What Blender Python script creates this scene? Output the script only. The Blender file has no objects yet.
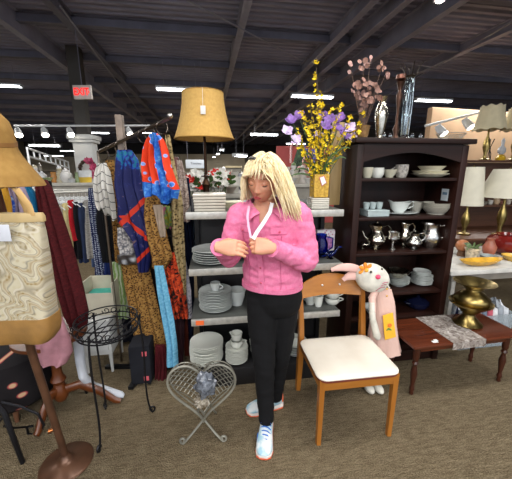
import bpy, bmesh, math, random
from mathutils import Vector, Matrix, noise
R = math.radians
PI = math.pi
rnd = random.Random(7)
scene = bpy.context.scene
COL = scene.collection
# ------------------------------------------------------------------ camera
CH = 1.55; PITCH = R(13.0); F = 300.0; CX, CY = 256.0, 239.5
cam_d = bpy.data.cameras.new('camera'); cam = bpy.data.objects.new('camera', cam_d); COL.objects.link(cam)
cam.location = (0, 0, CH); cam.rotation_euler = (PI/2 - PITCH, 0, 0)
cam_d.sensor_fit = 'HORIZONTAL'; cam_d.sensor_width = 36; cam_d.lens = 36*F/512; cam_d.clip_start = .05; cam_d.clip_end = 200
scene.camera = cam
cp, sp = math.cos(PITCH), math.sin(PITCH)
def ray(px, py):
    a = (px-CX)/F; b = -(py-CY)/F
    return Vector((a, cp + b*sp, -sp + b*cp))
def W(px, py, Y):
    d = ray(px, py); return Vector((d.x*Y/d.y, Y, CH + d.z*Y/d.y))
def G(px, py, z=0.0):
    d = ray(px, py); t = (z-CH)/d.z; return Vector((d.x*t, d.y*t, z))
def depth(p): return p[1]*cp - (p[2]-CH)*sp
def S(npx, p): return npx*depth(p)/F          # metres covered by npx pixels at p
# ------------------------------------------------------------------ tags
def tag(o, label=None, cat=None, group=None, kind=None):
    if label: o['label'] = label
    if cat: o['category'] = cat
    if group: o['group'] = group
    if kind: o['kind'] = kind
    return o
def thing(name, label, cat, loc=(0, 0, 0), rz=0, group=None):
    o = bpy.data.objects.new(name, None); COL.objects.link(o); o.empty_display_size = .05
    o.location = loc; o.rotation_euler = (0, 0, rz)
    return tag(o, label, cat, group)
def copy_tree(o, parent=None):
    c = o.copy(); COL.objects.link(c); c.parent = parent
    for ch in list(o.children): copy_tree(ch, c)
    return c
# ------------------------------------------------------------------ mesh builder
class MB:
    def __init__(s): s.v = []; s.f = []; s.M = Matrix.Identity(4); s.mi = []; s.cur = 0
    def at(s, loc=(0, 0, 0), rot=(0, 0, 0), scale=(1, 1, 1)):
        from mathutils import Euler
        s.M = Matrix.LocRotScale(Vector(loc), Euler(rot), Vector(scale)); return s
    def add(s, vs, fs):
        b = len(s.v); s.v += [tuple(s.M @ Vector(p)) for p in vs]
        s.f += [tuple(b+i for i in f) for f in fs]; s.mi += [s.cur]*len(fs); return s
    def box(s, x0, x1, y0, y1, z0, z1, bev=0.0):
        if bev <= 0:
            vs = [(x, y, z) for z in (z0, z1) for y in (y0, y1) for x in (x0, x1)]
            return s.add(vs, [(0, 2, 3, 1), (4, 5, 7, 6), (0, 1, 5, 4), (2, 6, 7, 3), (0, 4, 6, 2), (1, 3, 7, 5)])
        b = min(bev, abs(x1-x0)*.49, abs(y1-y0)*.49, abs(z1-z0)*.49)
        bm = bmesh.new(); bmesh.ops.create_cube(bm, size=1)
        for v in bm.verts:
            v.co = ((x0+x1)/2+v.co.x*(x1-x0), (y0+y1)/2+v.co.y*(y1-y0), (z0+z1)/2+v.co.z*(z1-z0))
        bmesh.ops.bevel(bm, geom=bm.edges[:], offset=b, segments=2, affect='EDGES', profile=.6)
        bm.verts.index_update()
        s.add([v.co[:] for v in bm.verts], [tuple(v.index for v in f.verts) for f in bm.faces]); bm.free(); return s
    def rings(s, rs, cap=True, closed=True):
        n = len(rs[0]); vs = [p for r in rs for p in r]; fs = []
        for i in range(len(rs)-1):
            for j in range(n if closed else n-1):
                k = (j+1) % n
                fs.append((i*n+j, i*n+k, (i+1)*n+k, (i+1)*n+j))
        if cap and closed:
            fs.append(tuple(range(n-1, -1, -1))); fs.append(tuple((len(rs)-1)*n+j for j in range(n)))
        return s.add(vs, fs)
    def lathe(s, prof, n=24, cap=True, ax=(0, 0)):
        rs = [[(ax[0]+r*math.cos(2*PI*j/n), ax[1]+r*math.sin(2*PI*j/n), z) for j in range(n)] for r, z in prof]
        return s.rings(rs, cap)
    def tube(s, pts, rad, n=8, cap=True, flat=1.0, up=None, loop=False):
        pts = [Vector(p) for p in pts]; m = len(pts)
        if not hasattr(rad, '__len__'): rad = [rad]*m
        rs = []; prev = None
        for i, p in enumerate(pts):
            if loop: t = pts[(i+1) % m]-pts[i-1]
            else: t = pts[min(i+1, m-1)]-pts[max(i-1, 0)]
            if t.length < 1e-9: t = Vector((0, 0, 1))
            t.normalize()
            if up is not None: a = Vector(up)
            elif prev is not None: a = prev
            else: a = Vector((0, 0, 1)) if abs(t.z) < .9 else Vector((1, 0, 0))
            x = a - t*a.dot(t)
            if x.length < 1e-6: x = t.orthogonal()
            x.normalize(); prev = x; y = t.cross(x)
            r = rad[i]
            rx, ry = (r if hasattr(r, '__len__') else (r, r*flat))
            rs.append([tuple(p + x*rx*math.cos(2*PI*j/n) + y*ry*math.sin(2*PI*j/n)) for j in range(n)])
        if loop: rs.append(rs[0]); cap = False
        return s.rings(rs, cap)
    def ell(s, c, r, n=16, m=10, fn=None):
        rs = []
        for i in range(m+1):
            th = PI*i/m; z = -math.cos(th); q = max(math.sin(th), .001)
            ring = []
            for j in range(n):
                d = Vector((q*math.cos(2*PI*j/n), q*math.sin(2*PI*j/n), z))
                k = fn(d) if fn else 1.0
                ring.append((c[0]+d.x*r[0]*k, c[1]+d.y*r[1]*k, c[2]+d.z*r[2]*k))
            rs.append(ring)
        return s.rings(rs, True)
    def prism(s, poly, y0, y1):
        """polygon in x,z extruded along y"""
        n = len(poly); vs = [(x, y0, z) for x, z in poly]+[(x, y1, z) for x, z in poly]
        fs = [tuple(range(n)), tuple(range(2*n-1, n-1, -1))]+[(i, i+n, (i+1) % n+n, (i+1) % n) for i in range(n)]
        return s.add(vs, fs)
    def slab(s, poly, z0, z1):
        n = len(poly); vs = [(x, y, z0) for x, y in poly]+[(x, y, z1) for x, y in poly]
        fs = [tuple(range(n-1, -1, -1)), tuple(range(n, 2*n))]+[(i, (i+1) % n, (i+1) % n+n, i+n) for i in range(n)]
        return s.add(vs, fs)
    def build(s, name, mat, parent=None, smooth=True, loc=None, rz=0, angle=40):
        me = bpy.data.meshes.new(name); me.from_pydata(s.v, [], s.f)
        bm = bmesh.new(); bm.from_mesh(me); bmesh.ops.recalc_face_normals(bm, faces=bm.faces[:]); bm.to_mesh(me); bm.free()
        mats = mat if isinstance(mat, (list, tuple)) else [mat]
        for m in mats: me.materials.append(m)
        if len(mats) > 1:
            for p, i in zip(me.polygons, s.mi): p.material_index = i
        if smooth:
            me.set_sharp_from_angle(angle=R(angle)) if hasattr(me, 'set_sharp_from_angle') else None
            for p in me.polygons: p.use_smooth = True
        o = bpy.data.objects.new(name, me); COL.objects.link(o)
        if parent is not None: o.parent = parent
        if loc is not None: o.location = loc
        o.rotation_euler = (0, 0, rz)
        return o
def remesh(o, size, smooth=6, fac=.5):
    """one continuous skin out of overlapping closed shapes"""
    m = o.modifiers.new('r', 'REMESH'); m.mode = 'VOXEL'; m.voxel_size = size; m.use_smooth_shade = True
    if smooth:
        k = o.modifiers.new('s', 'SMOOTH'); k.factor = fac; k.iterations = smooth
    dg = bpy.context.evaluated_depsgraph_get(); dg.update()
    me = bpy.data.meshes.new_from_object(o.evaluated_get(dg))
    mats = list(o.data.materials); o.modifiers.clear(); o.data = me
    me.materials.clear()
    for x in mats: me.materials.append(x)
    for p in me.polygons: p.use_smooth = True; p.material_index = 0
    return o
# ------------------------------------------------------------------ materials
def lin(c):
    if isinstance(c, str): c = [int(c[i:i+2], 16) for i in (0, 2, 4)]
    return tuple((x/255/12.92 if x/255 <= .04045 else ((x/255+.055)/1.055)**2.4) for x in c[:3])+(1,)
class NT:
    def __init__(s, name):
        s.m = bpy.data.materials.new(name); s.m.use_nodes = True; s.t = s.m.node_tree
        s.b = s.t.nodes['Principled BSDF']
    def n(s, typ, props=None, **kw):
        x = s.t.nodes.new(typ)
        for k, v in (props or {}).items(): setattr(x, k, v)
        for k, v in kw.items():
            k = k.replace('_', ' ')
            s.set(x, k, v)
        return x
    def set(s, x, k, v):
        inp = x.inputs[int(k)] if k.isdigit() else x.inputs[k]
        if isinstance(v, bpy.types.NodeSocket): s.t.links.new(v, inp)
        else: inp.default_value = v
    def coord(s, scale=(1, 1, 1), rot=(0, 0, 0), loc=(0, 0, 0)):
        c = s.n('ShaderNodeTexCoord'); mp = s.n('ShaderNodeMapping')
        s.t.links.new(c.outputs['Object'], mp.inputs['Vector'])
        mp.inputs['Scale'].default_value = scale; mp.inputs['Rotation'].default_value = rot; mp.inputs['Location'].default_value = loc
        return mp.outputs[0]
    def noise(s, vec, scale=5, detail=3, rough=.5, dist=0):
        x = s.n('ShaderNodeTexNoise', Scale=scale, Detail=detail, Roughness=rough, Distortion=dist); s.t.links.new(vec, x.inputs['Vector']); return x.outputs['Fac']
    def wave(s, vec, scale=5, dist=0, det=2, bands='X', typ='BANDS', dscale=1):
        x = s.n('ShaderNodeTexWave', {'wave_type': typ}, Scale=scale, Distortion=dist, Detail=det)
        x.inputs['Detail Scale'].default_value = dscale
        if typ == 'BANDS': x.bands_direction = bands
        else: x.rings_direction = bands
        s.t.links.new(vec, x.inputs['Vector']); return x.outputs['Fac']
    def vor(s, vec, scale=5, feat='F1', out='Distance', rand=1):
        x = s.n('ShaderNodeTexVoronoi', {'feature': feat}, Scale=scale); x.inputs['Randomness'].default_value = rand
        s.t.links.new(vec, x.inputs['Vector']); return x.outputs[out]
    def ramp(s, fac, stops, interp='LINEAR'):
        x = s.n('ShaderNodeValToRGB'); e = x.color_ramp.elements; x.color_ramp.interpolation = interp
        while len(e) < len(stops): e.new(.5)
        for i, (p, c) in enumerate(stops): e[i].position = p; e[i].color = lin(c)
        s.t.links.new(fac, x.inputs[0]); return x.outputs[0]
    def mix(s, fac, a, b, blend='MIX'):
        x = s.n('ShaderNodeMix', {'data_type': 'RGBA', 'blend_type': blend})
        for i, v in ((0, fac), (6, a), (7, b)):
            if isinstance(v, bpy.types.NodeSocket): s.t.links.new(v, x.inputs[i])
            elif i == 0: x.inputs[0].default_value = v
            else: x.inputs[i].default_value = lin(v)
        return x.outputs[2]
    def math(s, op, a, b=0.5):
        x = s.n('ShaderNodeMath', {'operation': op})
        for i, v in ((0, a), (1, b)):
            if isinstance(v, bpy.types.NodeSocket): s.t.links.new(v, x.inputs[i])
            else: x.inputs[i].default_value = v
        return x.outputs[0]
    def sep(s, vec):
        x = s.n('ShaderNodeSeparateXYZ'); s.t.links.new(vec, x.inputs[0]); return x.outputs
    def base(s, v):
        if isinstance(v, bpy.types.NodeSocket): s.t.links.new(v, s.b.inputs['Base Color'])
        else: s.b.inputs['Base Color'].default_value = lin(v)
    def bump(s, h, strength=.3, dist=.01):
        x = s.n('ShaderNodeBump', Strength=strength, Distance=dist); s.t.links.new(h, x.inputs['Height'])
        s.t.links.new(x.outputs[0], s.b.inputs['Normal'])
    def fin(s, rough=.6, metal=0, spec=None, **kw):
        s.b.inputs['Roughness'].default_value = rough; s.b.inputs['Metallic'].default_value = metal
        if spec is not None: s.b.inputs['Specular IOR Level'].default_value = spec
        for k, v in kw.items(): s.b.inputs[k.replace('_', ' ')].default_value = v
        return s.m
_mc = {}
def plain(c, rough=.6, metal=0, var=.08, scale=9, bump=0, bscale=200, **kw):
    key = (str(c), rough, metal, var, scale, bump, bscale, str(kw))
    if key in _mc: return _mc[key]
    t = NT('surface'); v = t.coord()
    if var:
        f = t.noise(v, scale, 4)
        b = lin(c)
        def sh(k): return tuple(min(255, max(0, x*k)) for x in (c if not isinstance(c, str) else [int(c[i:i+2], 16) for i in (0, 2, 4)]))
        t.base(t.ramp(f, [(.3, sh(1-var)), (.7, sh(1+var))]))
    else: t.base(c)
    if bump: t.bump(t.noise(v, bscale, 3), bump, .004)
    _mc[key] = t.fin(rough, metal, **kw); return _mc[key]
def fabric(c, bump=.35, var=.1): return plain(c, .9, 0, var, 14, bump, 260, spec=.2)
def wood(c1, c2, rough=.4, scale=6, axis='X', dist=3, spec=None):
    t = NT('wood'); sc = {'X': (.12, 1, 1), 'Y': (1, .12, 1), 'Z': (1, 1, .12)}[axis]
    v = t.coord(scale=sc); f = t.noise(v, scale*5, 6, .6, .4); g = t.noise(v, scale*.8, 2)
    t.base(t.mix(.35, t.ramp(f, [(.3, c1), (.7, c2)]), t.ramp(g, [(.3, c1), (.7, c2)])))
    t.bump(f, .1, .003); return t.fin(rough, spec=spec)
def metal(c, rough=.25, var=.06, bump=0, bscale=40): return plain(c, rough, 1.0, var, 20, bump, bscale)
def glass(c='ffffff', rough=.03, ior=1.45):
    t = NT('glass'); t.base(c); return t.fin(rough, 0, Transmission_Weight=1.0, IOR=ior)
def emit(c, st):
    t = NT('light'); t.base(c); t.b.inputs['Emission Color'].default_value = lin(c); t.b.inputs['Emission Strength'].default_value = st
    return t.fin(.5)
M = {}
def init_mats():
    t = NT('carpet'); v = t.coord(); a = t.noise(v, 130, 3, .7); b = t.noise(v, 18, 4, .6); c = t.vor(v, 150)
    vs = t.coord(scale=(1, 6, 1), rot=(0, 0, R(-9))); st = t.noise(vs, 12, 3, .6)
    col = t.ramp(a, [(.34, '44382a'), (.5, '6d5f49'), (.66, '93856c')])
    col = t.mix(.35, col, t.ramp(b, [(.35, '504432'), (.65, '7d705a')]))
    col = t.mix(.25, col, t.ramp(st, [(.38, '40362a'), (.62, '897c66')]))
    t.base(col); t.bump(c, .8, .01); M['carpet'] = t.fin(.97, spec=.1)
    t = NT('deck'); v = t.coord(); t.base(t.ramp(t.noise(v, 1.2, 3), [(.3, '807e90'), (.7, '9896aa')])); M['deck'] = t.fin(.7)
    M['beam'] = plain('9492a2', .6, 0, .08, 3)
    M['beam_dark'] = plain('6e6c7a', .7, 0, .08, 3)
    M['conduit'] = plain('8a8890', .4, .3, .05)
    M['wall'] = plain('b3a68f', .8, 0, .04, 2)
    M['wall_dark'] = plain('4a4642', .8, 0, .06, 2)
    M['wall_peach'] = plain('cda985', .8, 0, .06, 2)
    M['wall_red'] = plain('b2524f', .8, 0, .06, 2)
    M['white_paint'] = plain('c9cac8', .5, 0, .04, 4)
    M['tube_on'] = emit('f4faff', 14)
    M['spot_on'] = emit('fff4e0', 25)
    M['housing'] = plain('d8dadb', .4, 0, .03)
    M['black'] = plain('151416', .45, 0, .1)
    M['black_metal'] = plain('1b1b1d', .4, .6, .1)
    M['steel'] = plain('b9b7b0', .38, .55, .08, 30)
    M['shelf_grey'] = plain('515350', .5, .3, .1)
    M['espresso'] = wood('150b08', '2c140e', .45, 5, 'Z', spec=.22)
    M['espresso_h'] = wood('150b08', '2c140e', .45, 5, 'X', spec=.22)
    M['cherry'] = wood('3e1b10', '66321e', .25, 5, 'X')
    M['cherry_z'] = wood('2e150d', '4c2416', .3, 5, 'Z')
    M['honey'] = wood('8f5720', 'b0742e', .3, 5, 'X')
    M['honey_z'] = wood('88511c', 'a86c2a', .3, 5, 'Z')
    M['walnut'] = wood('4b2f20', '74503a', .3, 6, 'Z')
    M['orange_wood'] = wood('45210e', '683616', .3, 6, 'Z')
    M['china'] = plain('d6d8d0', .15, 0, .02)
    M['china_cream'] = plain('cdc8b2', .2, 0, .03)
    M['china_blue'] = plain('c6cbc8', .15, 0, .03)
    M['silver'] = metal('c2bcae', .18, .1)
    M['silver_ham'] = metal('b9b7b2', .25, .12, .5, 60)
    M['brass'] = metal('8e7c4c', .3, .2, .15, 20)
    M['glass'] = glass('e9f2f4')
    M['blue_glass'] = glass('1c3fc4', .05)
    M['skin'] = plain('c68c70', .5, 0, .05, 20, .1, 150, Subsurface_Weight=.12)
init_mats()
A = R(9.2)                                      # the shop's own axes, turned from the camera's
ca, sa = math.cos(A), math.sin(A)
def toB(p): return Vector((p[0]*ca+p[1]*sa, -p[0]*sa+p[1]*ca, p[2]))
def toW(p): return Vector((p[0]*ca-p[1]*sa, p[0]*sa+p[1]*ca, p[2]))
def struct(o): o['kind'] = 'structure'; return o
ZC = 4.05
# floor and shell
XL, XR, YB, YF = -16.0, 14.0, -7.0, 31.0
struct(MB().box(XL, XR, YB, YF, -.1, 0).build('floor', M['carpet'], smooth=False, rz=A))
b = MB(); b.box(XL, XR, YF, YF+.2, 0, 2.75)
struct(b.build('wall_back', M['wall'], smooth=False, rz=A))
struct(MB().box(XL, XR, YF, YF+.2, 2.75, ZC+.3).build('wall_back_upper', M['wall_dark'], smooth=False, rz=A))
struct(MB().box(XL-.2, XL, YB, YF+.2, 0, ZC+.3).build('wall_left', M['wall'], smooth=False, rz=A))
struct(MB().box(XR, XR+.2, YB, YF+.2, 0, ZC+.3).build('wall_right', M['wall'], smooth=False, rz=A))
# corrugated steel deck: ribs run along x
b = MB(); prof = []; y = YB
while y < YF:
    prof += [(y, ZC), (y+.07, ZC), (y+.09, ZC+.05), (y+.15, ZC+.05), (y+.17, ZC)]; y += .17
n = len(prof)
vs = [(XL, py, pz) for py, pz in prof]+[(XR, py, pz) for py, pz in prof]
b.add(vs, [(i, i+1, n+i+1, n+i) for i in range(n-1)])
b.add([(XL, YB, ZC+.3), (XR, YB, ZC+.3), (XR, YF, ZC+.3), (XL, YF, ZC+.3)], [(0, 1, 2, 3)])
struct(b.build('ceiling', M['deck'], smooth=False, rz=A))
# joists along x, girders along y
k = 1
def ibeam(b, x0, x1, y0, y1, h, along, z=ZC):
    w = .06
    if along == 'x':
        yc = (y0+y1)/2; b.box(x0, x1, yc-w, yc+w, z-h, z-h+.012); b.box(x0, x1, yc-.006, yc+.006, z-h, z); b.box(x0, x1, yc-w, yc+w, z-.012, z)
    else:
        xc = (x0+x1)/2; b.box(xc-w, xc+w, y0, y1, z-h, z-h+.012); b.box(xc-.006, xc+.006, y0, y1, z-h, z); b.box(xc-w, xc+w, y0, y1, z-.012, z)
for y in [2.6+1.75*i for i in range(16)]:
    struct(ibeam(MB(), XL, XR, y, y, .16, 'x') or 0) if 0 else None
    bb = MB(); ibeam(bb, XL, XR, y, y, .15, 'x'); struct(bb.build('trim_%d' % k, M['beam_dark'], smooth=False, rz=A)); k += 1
for px, py, h, m in ((40, 50, .34, 'beam'), (100, 58, .2, 'conduit'), (236, 50, .2, 'beam'), (300, 76, .2, 'beam'), (362, 40, .24, 'beam'), (420, 30, .34, 'beam'), (466, 52, .2, 'beam')):
    p = toB(G(px, py, ZC-h)); bb = MB(); ibeam(bb, p.x, p.x, .5, YF, h, 'y')
    struct(bb.build('trim_%d' % k, M['beam' if m == 'beam' else 'beam_dark'], smooth=False, rz=A)); k += 1
# thin conduits slung under the joists
def pipe(name, pts, r, m): return struct(MB().tube(pts, r, 8).build(name, m))
for (a, b_) in (((60, 6), (150, 126)), ((187, 0), (300, 60)), ((345, 120), (512, 22)), ((395, 62), (512, 78)), ((128, 96), (240, 100))):
    p, q = G(a[0], a[1], ZC-.36), G(b_[0], b_[1], ZC-.36)
    if b_ == (300, 60): q = G(300, 60, ZC-.36)
    pipe('trim_%d' % k, [p, q], .012, M['conduit']); k += 1
# white column with a small capital
c = W(86, 150, 7.0); cb = toB(c)
col = MB(); s = .19
col.box(-s, s, -s, s, 0, 2.22, .01); col.box(-s-.05, s+.05, -s-.05, s+.05, 2.14, 2.2, .01); col.box(-s-.08, s+.08, -s-.08, s+.08, 2.2, 2.3, .015)
struct(tag(col.build('column', M['white_paint'], loc=(c.x, c.y, 0), rz=A)))
# dark shaft above it
struct(MB().box(-.12, .12, -.12, .12, 2.3, ZC).build('column_shaft', M['wall_dark'], loc=(c.x, c.y, 0), rz=A, smooth=False))
# red partition seen between the woman and the flowers, peach partition at the right
p0 = W(276, 170, 9.0); p1 = W(345, 170, 9.0)
def wallseg(name, pa, pb, z1, m, th=.12):
    d = (pb-pa); d.z = 0; L = d.length; ang = math.atan2(d.y, d.x)
    return struct(MB().box(0, L, 0, th, 0, z1, .01).build(name, m, loc=(pa.x, pa.y, 0), rz=ang, smooth=False))
wallseg('wall_red', p0, p1, W(290, 146, 9.0).z, M['wall_red'])
wallseg('wall_peach', W(425, 170, 6.2), W(600, 170, 7.6), W(450, 108, 6.3).z, M['wall_peach'])
wallseg('wall_mid', W(345, 170, 16), W(470, 170, 18), W(390, 128, 16).z, M['wall_dark'])
wallseg('wall_low', W(100, 160, 24), W(245, 160, 24), W(170, 154, 24).z, M['wall'])
# ------------------------------------------------------------------ ceiling lights
proto_light = None
def make_light():
    r = thing('fluorescent_light', None, 'ceiling light')
    b = MB(); b.prism([(-.09, 0), (-.06, .07), (.06, .07), (.09, 0)], -.6, .6)
    MB_ = MB(); MB_.box(-.6, .6, -.09, .09, .02, .07, .01); MB_.box(-.6, -.58, -.09, .09, -.02, .07); MB_.box(.58, .6, -.09, .09, -.02, .07)
    MB_.build('housing', M['housing'], r)
    for s_ in (-.045, .045): MB().tube([(-.57, s_, 0), (.57, s_, 0)], .02, 8).build('tube', M['tube_on'], r)
    for x in (-.4, .4): MB().tube([(x, 0, .07), (x, 0, .65)], .006, 6).build('hanger', M['conduit'], r)
    return r
LIGHTS = [(312, 97, 3.35, 44, 'glowing fluorescent light hanging above the yellow flowers'),
          (433, 101, 3.35, 40, 'glowing fluorescent light hanging above the dark bookcase'),
          (180, 90, 3.35, 46, 'fluorescent light right behind the top of the tan lamp shade'),
          (2, 86, 3.35, 36, 'glowing fluorescent light cut by the left edge of the photo, above the hat'),
          (45, 146, 2.75, 28, 'glowing fluorescent light just right of the sun hat, left of the wreath column'),
          (54, 156, 2.7, 18, 'small far fluorescent light under the one beside the hat'),
          (68, 151, 2.8, 14, 'small far fluorescent light touching the left side of the white column'),
          (98, 133, 2.9, 22, 'glowing fluorescent light directly right of the top of the white column'),
          (264, 135, 2.9, 28, 'glowing fluorescent light hanging behind above the woman\'s head'),
          (296, 144, 2.8, 20, 'glowing fluorescent light low beside the yellow flower bouquet'),
          (148, 133, 2.9, 12, 'far fluorescent light seen beside the orange and blue scarf')]
for i, (px, py, z, w, lab) in enumerate(LIGHTS):
    if proto_light is None: o = proto_light = make_light()
    else: o = copy_tree(proto_light)
    p = G(px, py, z); L = S(w, p)
    o.location = p; o.rotation_euler = (0, 0, A); k_ = L/1.2; o.scale = (k_, max(.8, min(1.6, k_)), min(1.3, k_))
    tag(o, lab, 'ceiling light', 'fluorescent ceiling lights')
# receding row of lamps above the far aisle
for i, (px, py) in enumerate(((222, 150), (218, 154), (214, 157))):
    o = copy_tree(proto_light); p = G(px, py, 2.5); o.location = p; o.rotation_euler = (0, 0, A+PI/2); o.scale = (S(9, p), 1.3, 1)
    tag(o, ['nearest', 'middle', 'farthest'][i]+' of the row of lights running away left of the woman\'s head', 'ceiling light', 'fluorescent ceiling lights')
o = copy_tree(proto_light); p = W(240, 156, 9); o.location = p; o.rotation_euler = (0, 0, A+PI/2-.9); o.scale = (S(13, p)/1.0, 1, 1)
tag(o, 'bright tilted-looking light touching the left side of the woman\'s hair', 'ceiling light', 'fluorescent ceiling lights')
# track with spot lamps
def track(name, lab, px0, py0, px1, py1, Y, spots, labs):
    a, b_ = W(px0, py0, Y), W(px1, py1, Y+(W(px1, py1, Y).x-W(px0, py0, Y).x)*math.tan(A))
    tag(MB().tube([a, b_], .02, 8).build(name, M['housing']), lab, 'lamp track')
    for px, l in zip(spots, labs):
        t = (px-px0)/(px1-px0); q = a.lerp(b_, t)
        r = thing('spot_lamp', l, 'spot lamp', q, 0, 'spot lamps on tracks')
        MB().at((0, 0, 0)).tube([(0, 0, -.01), (0, 0, -.1)], .012, 8).build('stem', M['housing'], r)
        h = MB(); h.tube([(-.03, .02, -.05), (.0, 0, -.1), (.05, -.06, -.19)], [.045, .06, .07], 14); h.build('lamp_head', M['housing'], r)
        h = MB(); h.tube([(.05, -.06, -.188), (.055, -.066, -.2)], [.062, .055], 14); h.build('bulb', M['spot_on'], r)
track('lamp_track', 'white lamp track hung between the sun hat and the scarf rack post', 14, 126, 150, 125.5, 6.5,
      (17, 42, 67, 127), ('spot lamp nearest the sun hat on the left lamp track', 'second spot lamp from the sun hat on the left track', 'bright spot lamp just left of the white column', 'bright spot lamp beside the top of the scarf rack post'))
track('lamp_track', 'pale lamp track running behind the top right corner of the bookcase', 425, 126, 482, 112, 5.2,
      (440, 467), ('bright spot lamp just above the right end of the bookcase top', 'bright spot lamp just left of the scalloped lampshade'))
p = W(440, 0, 4.2)
r = thing('spot_lamp', 'bright round lamp at the top edge of the photo, high on the right', 'spot lamp', (p.x, p.y, p.z), 0, 'spot lamps on tracks')
MB().tube([(0, 0, ZC-p.z), (0, 0, .1)], .012, 8).build('stem', M['beam_dark'], r)
MB().tube([(0, 0, .12), (0, 0, 0)], [.05, .08], 16).build('lamp_head', M['beam_dark'], r); MB().ell((0, 0, 0), (.05, .05, .03)).build('bulb', M['spot_on'], r)
# area lamps as the shop's strip lights; rear row added to brighten the front
def area(x, y, z, sx, sy, e, rot=(0, 0, 0), c=(1, .985, .95)):
    l = bpy.data.lights.new('strip_fill_light', 'AREA'); l.shape = 'RECTANGLE'; l.size = sx; l.size_y = sy; l.energy = e; l.color = c
    o = bpy.data.objects.new('strip_fill_light', l); COL.objects.link(o); p = toW((x, y, z)); o.location = p; o.rotation_euler = (rot[0], rot[1], A+rot[2]); return o
for x, y, e in ((-2.4, -1.8, 80), (.2, -1.6, 105), (-2.2, -4.6, 170), (2.2, -4.6, 170), (2.8, -1.3, 80), (-.7, .9, 45), (1.9, 1.3, 60), (-3.2, 3.2, 60), (0.4, 5.6, 90), (-5, 8, 130), (5.5, 5.5, 110), (1.5, 11, 180), (-7, 16, 250), (3, 18, 250)):
    area(x, y, 3.3, 2.4, .35, e)
w = bpy.data.worlds.new('world'); scene.world = w; w.use_nodes = True
w.node_tree.nodes['Background'].inputs[0].default_value = (.80, .88, 1, 1); w.node_tree.nodes['Background'].inputs[1].default_value = 1.5
# EXIT sign
p = W(82, 92, 5.6); s_ = S(18, p)
r = thing('exit_sign', 'white exit sign with red letters hanging from the dark ceiling', 'exit sign', p, 0)
MB().box(-s_/2, s_/2, 0, .05, -s_*.36, s_*.36, .006).build('case', plain('cfc4bd', .5), r)
MB().box(-s_*.42, s_*.42, -.004, .0, -s_*.27, s_*.27, .002).build('panel', plain('d6c2bc', .5), r)
red = emit('ff2018', 1.3)
cu = bpy.data.curves.new('letters', 'FONT'); cu.body = 'EXIT'; cu.size = s_*.46; cu.align_x = 'CENTER'; cu.align_y = 'CENTER'; cu.extrude = .003; cu.offset = .0015
ct = bpy.data.objects.new('letters', cu); COL.objects.link(ct)
dg = bpy.context.evaluated_depsgraph_get(); dg.update(); me = bpy.data.meshes.new_from_object(ct.evaluated_get(dg)); bpy.data.objects.remove(ct)
me.materials.clear(); me.materials.append(red)
o = bpy.data.objects.new('letters', me); COL.objects.link(o); o.parent = r; o.location = (-s_*.03, -.008, 0); o.rotation_euler = (PI/2, 0, 0); o.scale = (.92, 1.15, 1)
MB().tube([(0, .02, s_*.36), (0, .02, ZC-.1-p.z)], .008, 6).build('stem', M['beam_dark'], r)
MB().add([(s_*.36, -.006, .03), (s_*.36, -.006, -.03), (s_*.42, -.006, 0)], [(0, 1, 2)]).build('arrow', red, r, smooth=False)
scene.view_settings.view_transform = 'Standard'; scene.view_settings.look = 'None'; scene.view_settings.gamma = 1; scene.view_settings.exposure = 0.08
try: scene.cycles.use_denoising = True; scene.cycles.max_bounces = 6; scene.cycles.diffuse_bounces = 3; scene.cycles.transmission_bounces = 8; scene.cycles.sample_clamp_indirect = 4; scene.cycles.caustics_refractive = False; scene.cycles.caustics_reflective = False
except Exception: pass
# ------------------------------------------------------------------ frames for furniture set square to the aisle
class Fr:
    def __init__(s, x, y, yaw): s.o = Vector((x, y, 0)); s.yaw = yaw; s.u = Vector((math.cos(yaw), math.sin(yaw), 0)); s.d = Vector((-math.sin(yaw), math.cos(yaw), 0))
    def p(s, u, d, z=0): return s.o+s.u*u+s.d*d+Vector((0, 0, z))
    def px(s, px, d, z):
        """point on the shelf (d behind the front edge, height z) under image column px"""
        k = (px-CX)/F; a = s.p(0, d, z); f0 = a.x-k*depth(a); a1 = s.p(1, d, z); f1 = a1.x-k*depth(a1)
        return s.p(f0/(f0-f1), d, z)
U = Fr(-.44, 1.86, R(8))       # display shelving
K = Fr(.69, 2.12, R(8))        # bookcase
# ------------------------------------------------------------------ display shelving unit
ZS = [.14, .555, .915, 1.29]; UW = 1.06
r = thing('display_shelving', 'black shop shelving with grey metal-edged shelves of white dishes behind the woman', 'shelving unit', U.o, U.yaw)
MB().box(.03, UW-.02, .02, .42, 0, ZS[0], .004).build('base', M['black'], r)
MB().box(.03, UW-.02, .38, .42, ZS[0], ZS[3]-.03, .002).build('back_panel', plain('131214', .6), r)
for x in (.03, UW-.05):
    MB().box(x, x+.03, .34, .38, ZS[0], ZS[3]-.03).build('upright', M['black_metal'], r)
for i, z in enumerate(ZS[1:]):
    x0, x1, d1 = (0.0, UW, .375) if i < 2 else (0, UW-.02, .86)
    sh = MB().box(x0, x1, .012, d1 if i < 2 else .8, z-.03, z, .002).build('shelf', M['shelf_grey'], r)
    MB().box(x0, x1, -.004, .012, z-.042, z+.004, .003).build('front_rail', M['steel'], sh)
    if i < 2:
        for x in (.005, UW-.012): MB().prism([(0, 0), (.36, 0), (.36, -.07), (.3, -.07)], x, x+.006).build('bracket', M['black_metal'], sh) if 0 else None
sh = MB().box(.03+.0, .04, .0, .0, 0, 0)
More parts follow.
